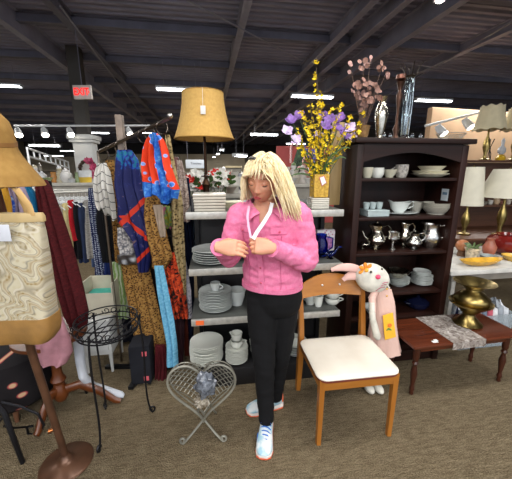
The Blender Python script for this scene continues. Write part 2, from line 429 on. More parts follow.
# top rear support so the deep top shelf stands on something
MB().box(.05, UW-.06, .74, .78, 0, ZS[3]-.03, .002).build('back_panel', plain('131214', .6), r)
MB().box(.003, .03, .013, .2, ZS[1]+.001, ZS[1]+.0015).build('shelf_label', plain('d2622a', .6), r) if 0 else None
lab = MB().box(.03, .085, -.0065, -.0045, ZS[1]-.035, ZS[1]-.002).build('price_label', plain('e0632a', .6, 0, 0), r); lab['label'] = 'small orange label stuck on the shelf edge'
# ------------------------------------------------------------------ bookcase
KW, KD, KH = .845, .36, 1.765
ZK = [.10, .41, .62, .945, 1.215, 1.495]
r = thing('bookcase', 'tall dark brown wooden bookcase full of dishes and silver pitchers', 'bookcase', K.o, K.yaw)
for nm, x0 in (('side_panel', 0), ('side_panel', KW-.05)): MB().box(x0, x0+.05, 0, KD, 0, KH-.04, .006).build(nm, M['espresso'], r)
MB().box(.05, KW-.05, KD-.02, KD, .02, KH-.04).build('back_panel', M['espresso'], r)
MB().box(-.03, KW+.03, -.03, KD+.01, KH-.035, KH, .008).build('top', M['espresso_h'], r)
for z in ZK: MB().box(.05, KW-.05, .01, KD-.02, z-.022, z, .003).build('shelf', M['espresso_h'], r)
pl = [(.05, KH-.035), (.05, KH-.16)]+[(.05+(KW-.1)*t/16, KH-.16+.065*math.sin(PI*t/16)) for t in range(1, 16)]+[(KW-.05, KH-.16), (KW-.05, KH-.035)]
MB().prism(pl, .004, .024).build('arched_valance', M['espresso_h'], r, angle=20)
MB().box(.05, KW-.05, .02, .04, 0, .078).build('kickboard', M['espresso_h'], r)
p = K.px(440, KD-.03, 1.36); q = p-K.o; uu = q.dot(K.u)
o = MB().box(-.002, 0, -.035, .035, -.045, .045).build('price_tag', plain('c9d4da', .5, 0, .02), None)
o.parent = r; o.location = (KW-.0505, .11, 1.365); o.rotation_euler = (0, 0, 0); o['label'] = 'pale blue price tag on the inner right side of the bookcase'
MB().box(-.003, -.002, -.024, .024, -.02, .0).build('tag_print', plain('5f7f98', .5), o, loc=(0, 0, .02))
# ------------------------------------------------------------------ dishes
def plate_mb(R_=.13, h=.022, n=32):
    b = MB(); return b.lathe([(R_*.55, 0), (R_*.6, .003), (R_*.98, h-.004), (R_, h-.001), (R_*.985, h), (R_*.62, .009), (.001, .008)], n)
def bowl_mb(R_=.09, h=.06, foot=.5, n=28, th=.005):
    return MB().lathe([(R_*foot, 0), (R_*foot, .006), (R_*.8, h*.45), (R_, h), (R_-th, h), (R_*.78-th, h*.47), (R_*foot*.8, .012), (.001, .01)], n)
def cup_thing(name, label, loc, rz, R_=.04, h=.07, mat=None, group=None, flare=.85, cat='cup', hand=True, belly=0):
    r = thing(name, label, cat, loc, rz, group)
    MB().lathe([(R_*flare*.8, 0), (R_*flare*(1+belly), h*.3), (R_*(.95+belly*.6), h*.65), (R_, h), (R_-.004, h), (R_*.9-.004+belly*R_*.5, h*.6), (R_*flare*.75, .007), (.001, .006)], 24).build('cup_body', mat or M['china'], r)
    if hand: MB().tube([(R_*.92+math.sin(PI*t/8)*R_*.75, 0, h*.22+h*.6*t/8) for t in range(9)], .005, 8).build('handle', mat or M['china'], r)
    return r
def stack(kind, n, loc, R_, step, mat, cat, lab_top, lab_rest, group, mb=None, rz=0, jitter=.004):
    base = None
    for i in range(n):
        if i == 0 or base is None:
            o = base = (mb or plate_mb(R_)).build(kind, mat)
        else: o = base.copy(); COL.objects.link(o)
        o.location = (loc[0]+rnd.uniform(-jitter, jitter), loc[1]+rnd.uniform(-jitter, jitter), loc[2]+i*step+.0005); o.rotation_euler = (0, 0, rz)
        tag(o, lab_top if i == n-1 else lab_rest, cat, group)
    return loc[2]+(n-1)*step
# base deck
q = U.px(207, .17, ZS[0]); z = stack('dinner_plate', 12, q, .125, .0125, M['china'], 'plate', 'topmost white dinner plate of the wide stack behind the heart wire basket', 'white dinner plate lower down in the wide stack on the bottom deck left', 'white plates on the bottom deck, left stack')
q = U.px(237, .12, ZS[0]); z = stack('dessert_plate', 11, q, .084, .0105, M['china'], 'plate', 'topmost small white plate in the stack right of the wide plate stack', 'small white plate below the top one in the narrow bottom deck stack', 'small white plates on the bottom deck')
cup_thing('teacup', 'white teacup at the bottom of the cup pile on the narrow plate stack', (q.x, q.y, z+.012), 0.4, .046, .055, belly=.1)
cup_thing('teacup', 'white teacup topmost of the cup pile on the narrow bottom plate stack', (q.x, q.y, z+.071), 2.4, .044, .055)
q = U.px(262, .17, ZS[0]); z = stack('soup_bowl', 7, q, .095, .016, M['china'], 'bowl', 'topmost white bowl of the bottom deck stack half behind the woman\'s leg', 'white bowl below the topmost in the stack half behind the woman\'s leg', 'white bowls behind the woman\'s leg', mb=bowl_mb(.095, .045))
q = U.px(294, .15, ZS[0]); z = stack('serving_bowl', 4, q, .095, .02, M['china_blue'], 'bowl', 'topmost white bowl on the bottom deck beside the chair\'s rear leg', 'white bowl under the topmost one beside the chair\'s rear leg', 'white bowls beside the chair leg', mb=bowl_mb(.1, .05))
cup_thing('mug', 'white mug standing in the bowl stack beside the chair\'s rear leg', (q.x, q.y, z+.01), 1, .04, .08)
# lower shelf
q = U.px(216, .17, ZS[1]); z = stack('rimmed_plate', 12, q, .12, .0115, M['china_blue'], 'plate', 'topmost white rimmed plate under the coffee cup on the lower shelf', 'white rimmed plate stacked beneath the one carrying the coffee cup', 'white rimmed plates on the lower shelf')
o = plate_mb(.06, .012).build('saucer', M['china_blue'], loc=(q.x, q.y, z+.0095)); tag(o, 'small white saucer under the coffee cup on the lower shelf plates', 'saucer')
cup_thing('coffee_cup', 'white cup with two-tone rim topmost on the lower shelf plate stack', (q.x, q.y, z+.018), -.3, .036, .058, M['china_blue'])
q = U.px(237, .22, ZS[1])
tag(bowl_mb(.07, .12, .6).build('tall_bowl', M['china_blue'], loc=q), 'tall white bowl right of the lower shelf plates, beside the woman\'s hip', 'bowl')
q = U.px(310, .15, ZS[1]); cup_thing('sugar_bowl', 'white cup with pattern leftmost right of the woman on the lower shelf', q, 2.6, .045, .075)
q = U.px(318, .1, ZS[1]); cup_thing('mug', 'white upright mug in the middle of the lower shelf cups seen through the chair back', q, 2.8, .035, .085)
q = U.px(332, .13, ZS[1]); 
for i in range(2): cup_thing('wide_teacup', ['lower', 'upper'][i]+' wide white teacup of the pair at the right end of the lower shelf', q+Vector((0, 0, i*.045)), .2, .055-.003*i, .05, belly=.1)
# middle shelf
q = U.px(212, .17, ZS[2]); z = stack('platter', 6, q, .135, .016, M['china_blue'], 'plate', 'topmost grey-white platter of the middle shelf stack beside the woman\'s hand', 'grey-white platter beneath the top one beside the woman\'s hand', 'grey-white platters on the middle shelf')
q = U.px(232, .24, ZS[2]); z = stack('oval_dish', 6, q, .11, .017, M['china_blue'], 'dish', 'topmost deep white dish behind the woman\'s right hand', 'deep white dish lower in the stack behind the woman\'s right hand', 'deep white dishes on the middle shelf', mb=bowl_mb(.11, .035, .6))
q = U.px(320, .2, ZS[2])
r = thing('blue_glass_jug', 'cobalt blue glass jug right of the woman on the middle shelf', 'jug', q, 0)
MB().lathe([(.045, 0), (.055, .03), (.055, .1), (.04, .14), (.045, .17), (.04, .168), (.035, .14), (.049, .1), (.049, .03), (.001, .01)], 24).build('jug_body', M['blue_glass'], r)
MB().tube([(.045, 0, .15), (.09, 0, .14), (.09, 0, .07), (.053, 0, .04)], .006, 8).build('handle', M['blue_glass'], r)
q = U.px(330, .13, ZS[2])
r = thing('glass_bird', 'blue glass bird with raised tail near the right end of the middle shelf', 'figurine', q, 0)
MB().tube([(-.045, 0, .045), (-.03, 0, .035), (0, 0, .032), (.03, 0, .05), (.06, 0, .085)], [.006, .02, .027, .015, .005], 14).build('bird_body', M['blue_glass'], r)
MB().tube([(.035, 0, .055), (.05, 0, .085), (.07, 0, .09), (.085, 0, .085)], [.014, .013, .008, .002], 12).build('bird_head', M['blue_glass'], r)
MB().lathe([(.025, 0), (.01, .01), (.008, .03)], 14).build('foot', M['blue_glass'], r)
q = U.px(315, .12, ZS[2]); r = thing('blue_glass_vase', 'short dark blue glass vase beside the woman\'s elbow on the middle shelf', 'vase', q, 0)
MB().lathe([(.03, 0), (.04, .03), (.025, .07), (.035, .1), (.03, .1), (.021, .07), (.034, .03), (.001, .01)], 20).build('vase_body', M['blue_glass'], r)
q = U.px(325, .29, ZS[2]); r = thing('printed_box', 'white box with pink print behind the blue glass jug', 'box', q, U.yaw)
t = NT('print'); v = t.coord(); t.base(t.ramp(t.vor(v, 45, 'F1', 'Distance'), [(.2, 'b0587a'), (.35, 'c9c4cc'), (.7, 'd9d6da')])); MB().box(-.075, .075, 0, .05, 0, .18, .003).build('carton', t.fin(.4), r)
MB().box(-.06, .06, -.002, 0, .03, .12).build('printed_front', plain('9f6a9a', .4, 0, .3, 40), r)
# top shelf goods
q = U.px(210, .12, ZS[3]); s_ = .105
BASK = NT('weave'); v = BASK.coord(scale=(1, 1, 1)); BASK.base(BASK.ramp(BASK.wave(v, 26, 1.5, 2, 'Z'), [(.2, '8c8678'), (.7, 'c4beb0')])); BASK.bump(BASK.wave(v, 26, 1.5, 2, 'Z'), .6, .01); M['weave'] = BASK.fin(.7)
base = None
for i in range(6):
    if base is None: base = MB().slab([( -s_*.95, -.08), (s_*.95, -.08), (s_*.95, .1), (-s_*.95, .1)], 0, .001); base = MB().box(-s_*.95, s_*.95, -.08, .1, 0, .017, .006).build('square_plate', plain('b3ada0', .25, 0, .05)); o = base
    else: o = base.copy(); COL.objects.link(o)
    k_ = 1+.012*i; o.scale = (k_, k_, 1); o.location = q+Vector((rnd.uniform(-.002, .002), 0, .019*i+.0005)); o.rotation_euler = (0, 0, U.yaw)
    tag(o, 'topmost grey square dish of the stack below the tan lamp' if i == 5 else 'grey square dish lower in the stack below the tan lamp', 'dish', 'grey square dishes on the top shelf')
q = U.px(193, .06, ZS[3]); r = thing('black_figurine', 'small black upright trinket at the left end of the top shelf', 'trinket', q, 0)
MB().lathe([(.016, 0), (.013, .02), (.014, .07), (.006, .085), (.001, .09)], 14).build('trinket_body', M['black'], r); MB().ell((0, 0, .09), (.01, .01, .012)).build('knob', M['black'], r)
q = U.px(233, .1, ZS[3]); z = stack('glass_dish', 4, q, .07, .012, M['china_cream'], 'dish', 'topmost cream dish on the top shelf left of the woman\'s shoulder', 'cream dish under the top one left of the woman\'s shoulder', 'cream dishes on the top shelf', mb=bowl_mb(.075, .022, .7))
q = U.px(318, .13, ZS[3]); base = None
for i in range(6):
    if base is None: o = base = MB().box(-.062, .062, -.05, .07, 0, .011, .004).build('square_saucer', plain('c4c0b4', .2, 0, .03))
    else: o = base.copy(); COL.objects.link(o)
    o.location = q+Vector((0, 0, .0125*i+.0005)); o.rotation_euler = (0, 0, U.yaw+rnd.uniform(-.02, .02))
    tag(o, 'topmost square saucer, carrying the yellow flower vase' if i == 5 else 'square white saucer in the stack under the yellow flower vase', 'saucer', 'square saucers under the flower vase')
VZ = ZS[3]+.0125*6+.003; VQ = Vector((q.x, q.y, VZ))
# yellow square vase with tag
r = thing('flower_vase', 'square yellow vase with a red-edged white tag under the flower bouquet', 'vase', VQ, U.yaw)
t = NT('yellow'); v = t.coord(); t.base(t.ramp(t.noise(v, 60, 4), [(.35, 'a07a1e'), (.65, 'c9a23c')])); t.bump(t.noise(v, 90, 3), .4, .004); M['yvase'] = t.fin(.35)
b = MB(); vp = [(.048, 0), (.05, .004), (.052, .155), (.046, .155), (.044, .01)]
b.rings([[(s1*a_, s2*a_, z_) for s1, s2 in ((-1, -1), (1, -1), (1, 1), (-1, 1))] for a_, z_ in vp], True); b.build('vase_body', M['yvase'], r, smooth=False)
tg = MB().add([(-.022, -.054, .135), (.012, -.056, .148), (.034, -.056, .1), (0, -.054, .075)], [(0, 1, 2, 3)]).add([(-.022, -.0535, .135), (.012, -.0555, .148), (.034, -.0555, .1), (0, -.0535, .075)], [(3, 2, 1, 0)]).build('price_tag', plain('b03a48', .6, 0, 0), r, smooth=False)
MB().add([(-.017, -.0555, .133), (.010, -.0575, .143), (.029, -.0575, .101), (.002, -.0555, .081)], [(0, 1, 2, 3)]).add([(-.017, -.0552, .133), (.010, -.0572, .143), (.029, -.0572, .101), (.002, -.0552, .081)], [(3, 2, 1, 0)]).build('tag_paper', plain('dcdad6', .6, 0, 0), tg, smooth=False)
# the pale board behind the vase
a_ = U.px(334, .3, ZS[3]); zt = W(334, 122, a_.y).z
r = MB().box(-.022*2, .022*2, 0, .02, 0, zt-ZS[3], .003).build('wooden_board', wood('8f7448', 'b39a6c', .5, 4, 'Z'), loc=a_, rz=U.yaw); tag(r, 'pale wooden board standing upright between the flower vase and the bookcase', 'board')
# flower stems helper
def ribbon(b, pts, w, up=(0, -1, 0), fold=.15):
    rs = []; m = len(pts); pts = [Vector(p) for p in pts]
    for i, p in enumerate(pts):
        t = (pts[min(i+1, m-1)]-pts[max(i-1, 0)]).normalized(); sd = t.cross(Vector(up))
        if sd.length < 1e-4: sd = t.orthogonal()
        sd.normalize(); nn = sd.cross(t); ww = w*(math.sin(PI*min(1, (i+.6)/(m+.2)))**.7)
        rs.append([tuple(p-sd*ww+nn*ww*fold), tuple(p-nn*.0008), tuple(p+sd*ww+nn*ww*fold), tuple(p+nn*.0012)])
    b.rings(rs, True)
def flower(b, c, r_, axis, petals=5, cup=.5, wid=.5):
    axis = Vector(axis).normalized(); x = axis.orthogonal().normalized(); y = axis.cross(x); c = Vector(c)
    ph = rnd.random()*6
    for k in range(petals):
        a = ph+2*PI*k/petals; d = x*math.cos(a)+y*math.sin(a); s1 = axis.cross(d)
        pts = [c, c+d*r_*.5+axis*r_*cup*.3, c+d*r_+axis*r_*cup]
        rs = []
        for p, w_ in zip(pts, (.15, wid, .12)):
            rs.append([tuple(p-s1*r_*w_), tuple(p-axis*.0006), tuple(p+s1*r_*w_), tuple(p+axis*.0008)])
        b.rings(rs, True)
yel = plain('e6c41c', .6, 0, .15, 30); pur = plain('6d4c8c', .6, 0, .3, 30); lil = plain('bba6c8', .6, 0, .2, 30); grn = plain('3f5a2a', .5, 0, .25, 20); stemm = plain('5a4a30', .7)
r = thing('forsythia_stems', 'tall yellow forsythia branches rising from the yellow vase', 'artificial flowers', VQ+Vector((0, 0, .01)), 0, 'artificial flowers in the yellow vase')
def stemto(px, py, dY, sag=.15):
    e = W(px, py, VQ.y+dY)-VQ; s0 = Vector((rnd.uniform(-.02, .02), rnd.uniform(-.02, .02), .0)); out = []
    for i in range(13):
        t = i/12; p = s0.lerp(e, t); p.x -= e.x*sag*math.sin(PI*t); p.y -= e.y*sag*math.sin(PI*t); out.append(p)
    return out
yst = [(316, 66, .02), (322, 100, -.05), (310, 106, .05), (302, 112, -.02), (331, 112, .06), (341, 106, 0), (350, 122, -.06), (296, 133, .02), (358, 133, .0), (364, 117, .05), (300, 148, -.06), (310, 130, -.1), (326, 135, -.1), (318, 95, .0), (306, 122, .1), (337, 125, .08)]
sb = MB(); nf = 0
for (px, py, dY) in yst:
    pts = stemto(px, py, dY); sb.tube(pts, [.0022]*12+[.001], 5)
fb = sb.build('stems', stemm, r)
for (px, py, dY) in yst:
    pts = stemto(px, py, dY); fb_ = MB()
    for i in range(3, 13):
        if i < 5 and rnd.random() < .5: continue
        for _ in range(3):
            p = pts[i]+Vector((rnd.uniform(-.013, .013), rnd.uniform(-.013, .013), rnd.uniform(-.02, .02)))
            if py < 80 and 5 < i < 11 and rnd.random() < .5: continue
            flower(fb_, p, rnd.uniform(.012, .018), (rnd.uniform(-1, 1), rnd.uniform(-1, .3), rnd.uniform(-.5, 1)), 4, .7, .42)
    fb_.build('blossom_spray', yel, r)
IR = [(291, 122, .0, 0), (287, 133, -.05, 1), (299, 118, .04, 0), (322, 118, .02, 0), (330, 122, -.05, 0), (338, 130, .05, 0), (344, 137, 0, 0), (350, 130, -.04, 1), (352, 140, .05, 1), (326, 128, -.09, 0), (305, 150, -.08, 2), (296, 142, -.03, 1), (340, 120, .07, 0), (313, 155, -.1, 2), (318, 138, .1, 1)]
for i, (px, py, dY, kk) in enumerate(IR):
    e = stemto(px, py, dY, .1)
    r2 = thing('iris' if kk < 2 else 'lavender_sprig', None, 'artificial flower', VQ+Vector((0, 0, .01)), 0, 'irises in the yellow vase' if kk < 2 else 'lavender sprigs in the yellow vase')
    MB().tube(e, .0025, 6).build('stem', grn, r2); fb_ = MB()
    if kk < 2:
        for j in range(2): flower(fb_, e[-1]+Vector((0, 0, .008*j)), .042-.008*j, (rnd.uniform(-.4, .4), -.7, .5), 4+j, .4-.9*j*.2, .55)
        fb_.build('bloom', (pur if kk == 0 else lil), r2)
        tag(r2, 'purple iris among the yellow forsythia of the bouquet' if kk == 0 else 'pale lilac iris at the edge of the yellow bouquet')
    else:
        for j in range(14): flower(fb_, e[-1-j//5]+Vector((rnd.uniform(-.006, .006), rnd.uniform(-.006, .006), rnd.uniform(-.01, .02))), .008, (rnd.uniform(-1, 1), -1, .5), 4)
        fb_.build('bloom', plain('4b4a7e', .7), r2); tag(r2, 'dusky blue lavender sprig low in the yellow bouquet')
r = thing('leaf_spray', 'green strap leaves arching out over the rim of the yellow vase', 'artificial leaves', VQ+Vector((0, 0, .01)), 0)
for (px, py) in ((294, 172), (300, 166), (290, 178), (346, 160), (338, 156), (305, 156), (325, 150), (315, 148), (334, 166), (310, 163), (350, 150), (298, 158)):
    dY = rnd.uniform(-.1, .03); e = W(px, py, VQ.y+dY)-VQ; top = Vector((e.x*.55, e.y*.5, max(e.z, .13)+.05)); pts = []
    for i in range(11):
        t = i/10; pts.append(Vector((0, 0, .1))*(1-t)**2+top*2*t*(1-t)+e*t*t)
    lb = MB(); ribbon(lb, pts, .006); lb.build('leaf', grn, r)
# lamp with tan shade
q = U.px(207, .34, ZS[3]); zt = W(207, 93, q.y).z; zb = W(207, 139, q.y).z
r = thing('table_lamp', 'table lamp with a large tan bell shade and a dangling tag, on the top shelf', 'table lamp', (q.x, q.y, ZS[3]))
bz = ZS[3]; hh = zb-bz
MB().lathe([(.06, 0), (.06, .012), (.03, .03), (.018, .05), (.03, .08), (.022, .13), (.032, .16), (.014, .2), (.012, .21), (.034, .215), (.034, .222), (.011, .23), (.009, hh+.05)], 20).build('lamp_base', metal('3a2a20', .4), r)
rt, rb = S(19, q), S(28, q)
t = NT('shade'); v = t.coord(); t.base(t.ramp(t.noise(v, 60, 2), [(.3, 'b08a48'), (.7, 'bd9852')])); t.bump(t.wave(t.coord(scale=(1, 1, .05)), 90, 0, 0, 'X'), .05, .002); M['tan_shade'] = t.fin(.8, Transmission_Weight=0)
prof = []
for i in range(9):
    k_ = i/8; prof.append((rb-(rb-rt)*(1-(1-k_)**1.8), hh+(zt-zb)*k_))
sh = MB().lathe(prof+[(a_-.003, z_) for a_, z_ in prof[::-1]]+[prof[0]], 40, cap=False).build('lamp_shade', M['tan_shade'], r)
trim = plain('9a7430', .7)
MB().tube([(rb*math.cos(a_/24*2*PI), rb*math.sin(a_/24*2*PI), hh) for a_ in range(24)], .004, 6, loop=True).build('lower_piping', trim, sh)
MB().tube([(rt*math.cos(a_/24*2*PI), rt*math.sin(a_/24*2*PI), hh+zt-zb) for a_ in range(24)], .003, 6, loop=True).build('upper_piping', trim, sh)
b = MB()
for k_ in range(3): b.tube([(0, 0, hh+zt-zb-.01), (rt*math.cos(k_*2.1), rt*math.sin(k_*2.1), hh+zt-zb-.003)], .002, 5)
b.build('spider_frame', M['brass'], r); MB().lathe([(.004, 0), (.009, .008), (.006, .016), (.01, .022), (.001, .035)], 12).build('finial', M['brass'], r, loc=(0, 0, hh+zt-zb-.01))
tt = MB().box(-.016, .016, -.001, .001, -.05, 0, .0008).build('price_tag', plain('d0d0cc', .6, 0, 0), r, loc=(.025, -rt-.03, hh+(zt-zb)*.62))
MB().tube([(0, 0, 0), (-.002, .012, .065), (-.004, .03, .115)], .001, 5).build('string', plain('d0d0cc', .6, 0, 0), tt)
# --------------------------------------------------------------- bookcase contents
def kq(px, d, i): return K.px(px, d, ZK[i]+.001)
# shelf 5 (top)
q = kq(367, .12, 5); cup_thing('china_cup', 'white scalloped cup leftmost on the bookcase\'s upper shelf', q, 2.5, .04, .075, M['china_cream'])
q = kq(377, .1, 5); cup_thing('china_cup', 'white round cup second from the left on the bookcase\'s upper shelf', q, 2.9, .045, .072, M['china'], belly=.15)
q = kq(389, .15, 5); tag(bowl_mb(.055, .06).build('cream_bowl', M['china_cream'], loc=q), 'low cream bowl between the round cup and patterned jug on the upper shelf', 'bowl')
q = kq(401, .12, 5); cup_thing('patterned_jug', 'grey patterned jug with a lip on the bookcase\'s upper shelf', q, 2.9, .045, .095, plain('a8a39b', .3, 0, .25, 60), belly=.1, cat='jug')
q = kq(429, .15, 5)
o = plate_mb(.135, .03).build('openwork_bowl', M['china_cream'], loc=q); tag(o, 'wide cream dish at the bottom of the upper shelf dish pile', 'dish')
o = bowl_mb(.13, .04, .7).build('openwork_bowl', M['china_cream'], loc=q+Vector((0, 0, .012))); tag(o, 'cream beaded-rim dish in the middle of the upper shelf dish pile', 'dish')
o = bowl_mb(.1, .035, .7).build('cream_dish', M['china_cream'], loc=q+Vector((.01, 0, .05))); tag(o, 'smaller cream dish topmost of the upper shelf dish pile', 'dish')
# shelf 4
q = kq(373, .13, 4)
for i in range(5):
    o = MB().box(-.085, .085, -.08, .08, 0, .008, .003).build('glass_square_plate', plain('a6b3b4', .1, 0, .04)); o.location = q+Vector((0, 0, .0095*i)); o.rotation_euler = (0, 0, K.yaw)
    tag(o, 'pale blue-grey square plate in the stack leftmost on the bookcase\'s second shelf', 'plate', 'pale square plates in the bookcase')
for i in range(3):
    cc = cup_thing('glass_cup', 'pale glass cup on top of the square plates, '+['left', 'middle', 'right'][i]+' of the three', K.px(366+6.5*i, .13, ZK[4]+.049), 1.5, .026, .05, plain('a9b6b6', .1, 0, .04), hand=False)
q = kq(401, .15, 4); o = plate_mb(.12, .016).build('oval_platter', M['china_blue'], loc=q); o.scale = (1.15, .7, 1); o.rotation_euler = (0, 0, K.yaw); tag(o, 'oval white platter under the gravy boat', 'platter')
r = thing('gravy_boat', 'white gravy boat with curling handle on the oval platter', 'gravy boat', q+Vector((-.02, 0, .012)), K.yaw)
b = MB(); rs = []
for r_, z_, ln in ((.03, 0, 1.3), (.032, .008, 1.3), (.042, .03, 1.5), (.047, .06, 1.75), (.05, .078, 1.95), (.046, .077, 1.93), (.04, .05, 1.6), (.025, .015, 1.3)):
    rs.append([(r_*ln*math.cos(a_*PI/14), r_*math.sin(a_*PI/14), z_+(.022*max(0, -math.cos(a_*PI/14))**3+.012*max(0, math.cos(a_*PI/14))**3 if z_ > .05 else 0)) for a_ in range(28)])
b.rings(rs); b.build('boat_body', M['china_blue'], r)
MB().tube([(.085, 0, .075), (.115, 0, .085), (.12, 0, .05), (.075, 0, .03)], .005, 8).build('handle', M['china_blue'], r)
q = kq(415, .22, 4); tag(bowl_mb(.06, .085, .5).build('grey_bowl', plain('aaa79c', .3), loc=q), 'grey bowl standing right behind the gravy boat', 'bowl')
q = kq(435, .13, 4)
for i in range(3): tag(bowl_mb(.105, .06, .6).build('ribbed_bowl', plain('a5a296', .3, 0, .06), loc=q+Vector((0, 0, .014*i))), ['bottom', 'middle', 'topmost'][i]+' grey-cream bowl of the nest at the right end of the second shelf', 'bowl', 'grey-cream nested bowls')
# shelf 3: silver
def silver_pitcher(name, label, q, H, R_, mat, spout=True, lid=False, rz=0, cat='pitcher', handle=True, prof=None, foot=.55):
    H *= 1.2; R_ *= 1.22
    r = thing(name, label, cat, q, rz)
    P_ = prof or [(.55, 0), (.6, .02), (.3, .06), (.3, .12), (.75, .22), (1, .4), (.9, .58), (.55, .74), (.5, .82), (.62, .95), (.66, 1)]
    pr = [(R_*a_, H*b_) for a_, b_ in P_]; pr += [(x-.003, z_) for x, z_ in pr[::-1][:3]]
    b = MB(); n = 28; rs = []
    for a_, z_ in pr:
        t_ = max(0, (z_/H-.75)/.25) if spout else 0
        rs.append([(a_*math.cos(j*2*PI/n)-R_*.35*t_*max(0, -math.cos(j*2*PI/n))**6, a_*math.sin(j*2*PI/n), z_+H*.05*t_*max(0, -math.cos(j*2*PI/n))**4) for j in range(n)])
    b.rings(rs).build('pitcher_body', mat, r)
    if handle: MB().tube([(R_*.6, 0, H*.93), (R_*1.15, 0, H*1.0), (R_*1.55, 0, H*.85), (R_*1.4, 0, H*.6), (R_*.95, 0, H*.42)], [.004, .006, .007, .006, .005], 8).build('handle', mat, r)
    if lid: MB().lathe([(R_*.6, H), (R_*.45, H*1.06), (R_*.1, H*1.12), (R_*.14, H*1.17), (.001, H*1.22)], 20).build('lid', mat, r)
    return r
q = kq(375, .14, 3); rr = silver_pitcher('silver_teapot', 'polished silver footed pot with tall handle, leftmost large piece on the silver shelf', q, .155, .062, M['silver'], lid=True, rz=K.yaw, cat='teapot')
MB().tube([(-.06, 0, .07), (-.1, 0, .105), (-.118, 0, .145)], [.013, .008, .006], 10).build('spout', M['silver'], rr)
q = kq(362, .16, 3)
r = thing('silver_candle_snuffer', 'small knobbly silver trinket at the far left of the silver shelf', 'trinket', q, K.yaw); MB().lathe([(.02, 0), (.006, .01), (.012, .03), (.005, .04), (.014, .055), (.001, .065)], 16).build('trinket_body', M['silver'], r); MB().tube([(0, 0, .03), (.05, -.01, .03)], .005, 8).build('handle', M['silver'], r)
q = kq(392, .1, 3); silver_pitcher('silver_goblet', 'small silver goblet between the teapot and the slim silver pitcher', q, .115, .038, M['silver_ham'], False, False, 0, 'goblet', False, [(.6, 0), (.6, .03), (.2, .12), (.18, .35), (.5, .45), (.95, .65), (.9, .85), (.98, 1)])
q = kq(403, .19, 3); silver_pitcher('silver_ewer', 'slim silver pitcher in the middle of the silver shelf', q, .155, .045, M['silver'], True, False, K.yaw)
q = kq(413, .1, 3); silver_pitcher('silver_sugar_pot', 'small lidded ornate silver pot left of the hammered pitcher', q, .105, .05, M['silver_ham'], False, True, K.yaw, 'pot', True)
q = kq(429, .13, 3); silver_pitcher('hammered_pitcher', 'large hammered silver water pitcher at the right end of the silver shelf', q, .155, .064, M['silver_ham'], True, False, K.yaw-.75, prof=[(.6, 0), (.62, .03), (.72, .1), (1, .32), (1, .5), (.75, .75), (.68, .85), (.78, 1)])
# shelf 2
q = kq(398, .16, 2)
z = stack('shallow_bowl', 6, q, .085, .009, M['china_blue'], 'bowl', 'topmost white shallow bowl under the silver bowl', 'white shallow bowl in the stack under the silver bowl', 'white shallow bowls in the bookcase', mb=bowl_mb(.085, .025, .6))
rb_ = thing('silver_bowl', 'fluted silver bowl resting on the white bowls right of the clown bunny doll', 'bowl', (q.x-.01, q.y, z+.027))
t_ = MB(); n = 48; rs = []
for r_, z_ in ((.04, 0), (.042, .01), (.075, .03), (.092, .055), (.09, .056), (.07, .032), (.03, .012)): rs.append([(r_*(1+.05*math.cos(12*j*2*PI/n))*math.cos(j*2*PI/n), r_*(1+.05*math.cos(12*j*2*PI/n))*math.sin(j*2*PI/n), z_) for j in range(n)])
t_.rings(rs).build('bowl_body', M['silver'], rb_)
q = kq(421, .15, 2)
z = stack('small_plate', 8, q, .082, .0095, M['china_blue'], 'plate', 'topmost of the wide white plates beneath the saucers at the right of the bookcase', 'white plate in the tall stack at the right end below the silver shelf', 'white plates below the silver shelf')
z = stack('saucer', 3, q+Vector((-.005, 0, z-q.z+.012)), .068, .0095, M['china_blue'], 'saucer', 'topmost white saucer of the tall stack right of the silver bowl', 'white saucer near the top of the tall stack right of the silver bowl', 'white saucers right of the silver bowl')
q = kq(372, .12, 2)
z = stack('side_plate', 4, q, .09, .011, M['china'], 'plate', 'topmost white plate behind the clown bunny doll\'s head', 'white plate under the topmost behind the clown bunny doll', 'white plates behind the doll')
# shelf 1: dark blue pot
q = kq(417, .16, 1)
r = thing('casserole_dish', 'dark navy blue lidded pot in the shadow of the low bookcase shelf', 'pot', q, K.yaw); nav = plain('10142c', .15)
MB().lathe([(.07, 0), (.085, .02), (.09, .05), (.088, .052)], 24).build('pot_body', nav, r); MB().lathe([(.09, .053), (.06, .075), (.02, .085), (.012, .095), (.018, .105), (.001, .112)], 24).build('lid', nav, r)
for s1 in (-1, 1): MB().tube([(s1*.085, -.02, .04), (s1*.115, -.015, .045), (s1*.115, .015, .045), (s1*.085, .02, .04)], .006, 8).build('handle', nav, r)
# bottom shelf a few blue plates
q = kq(372, .12, 1); tag(bowl_mb(.08, .05).build('glass_bowl', M['china_blue'], loc=q), 'pale bowl on the low bookcase shelf beside the doll\'s shoulder', 'bowl')
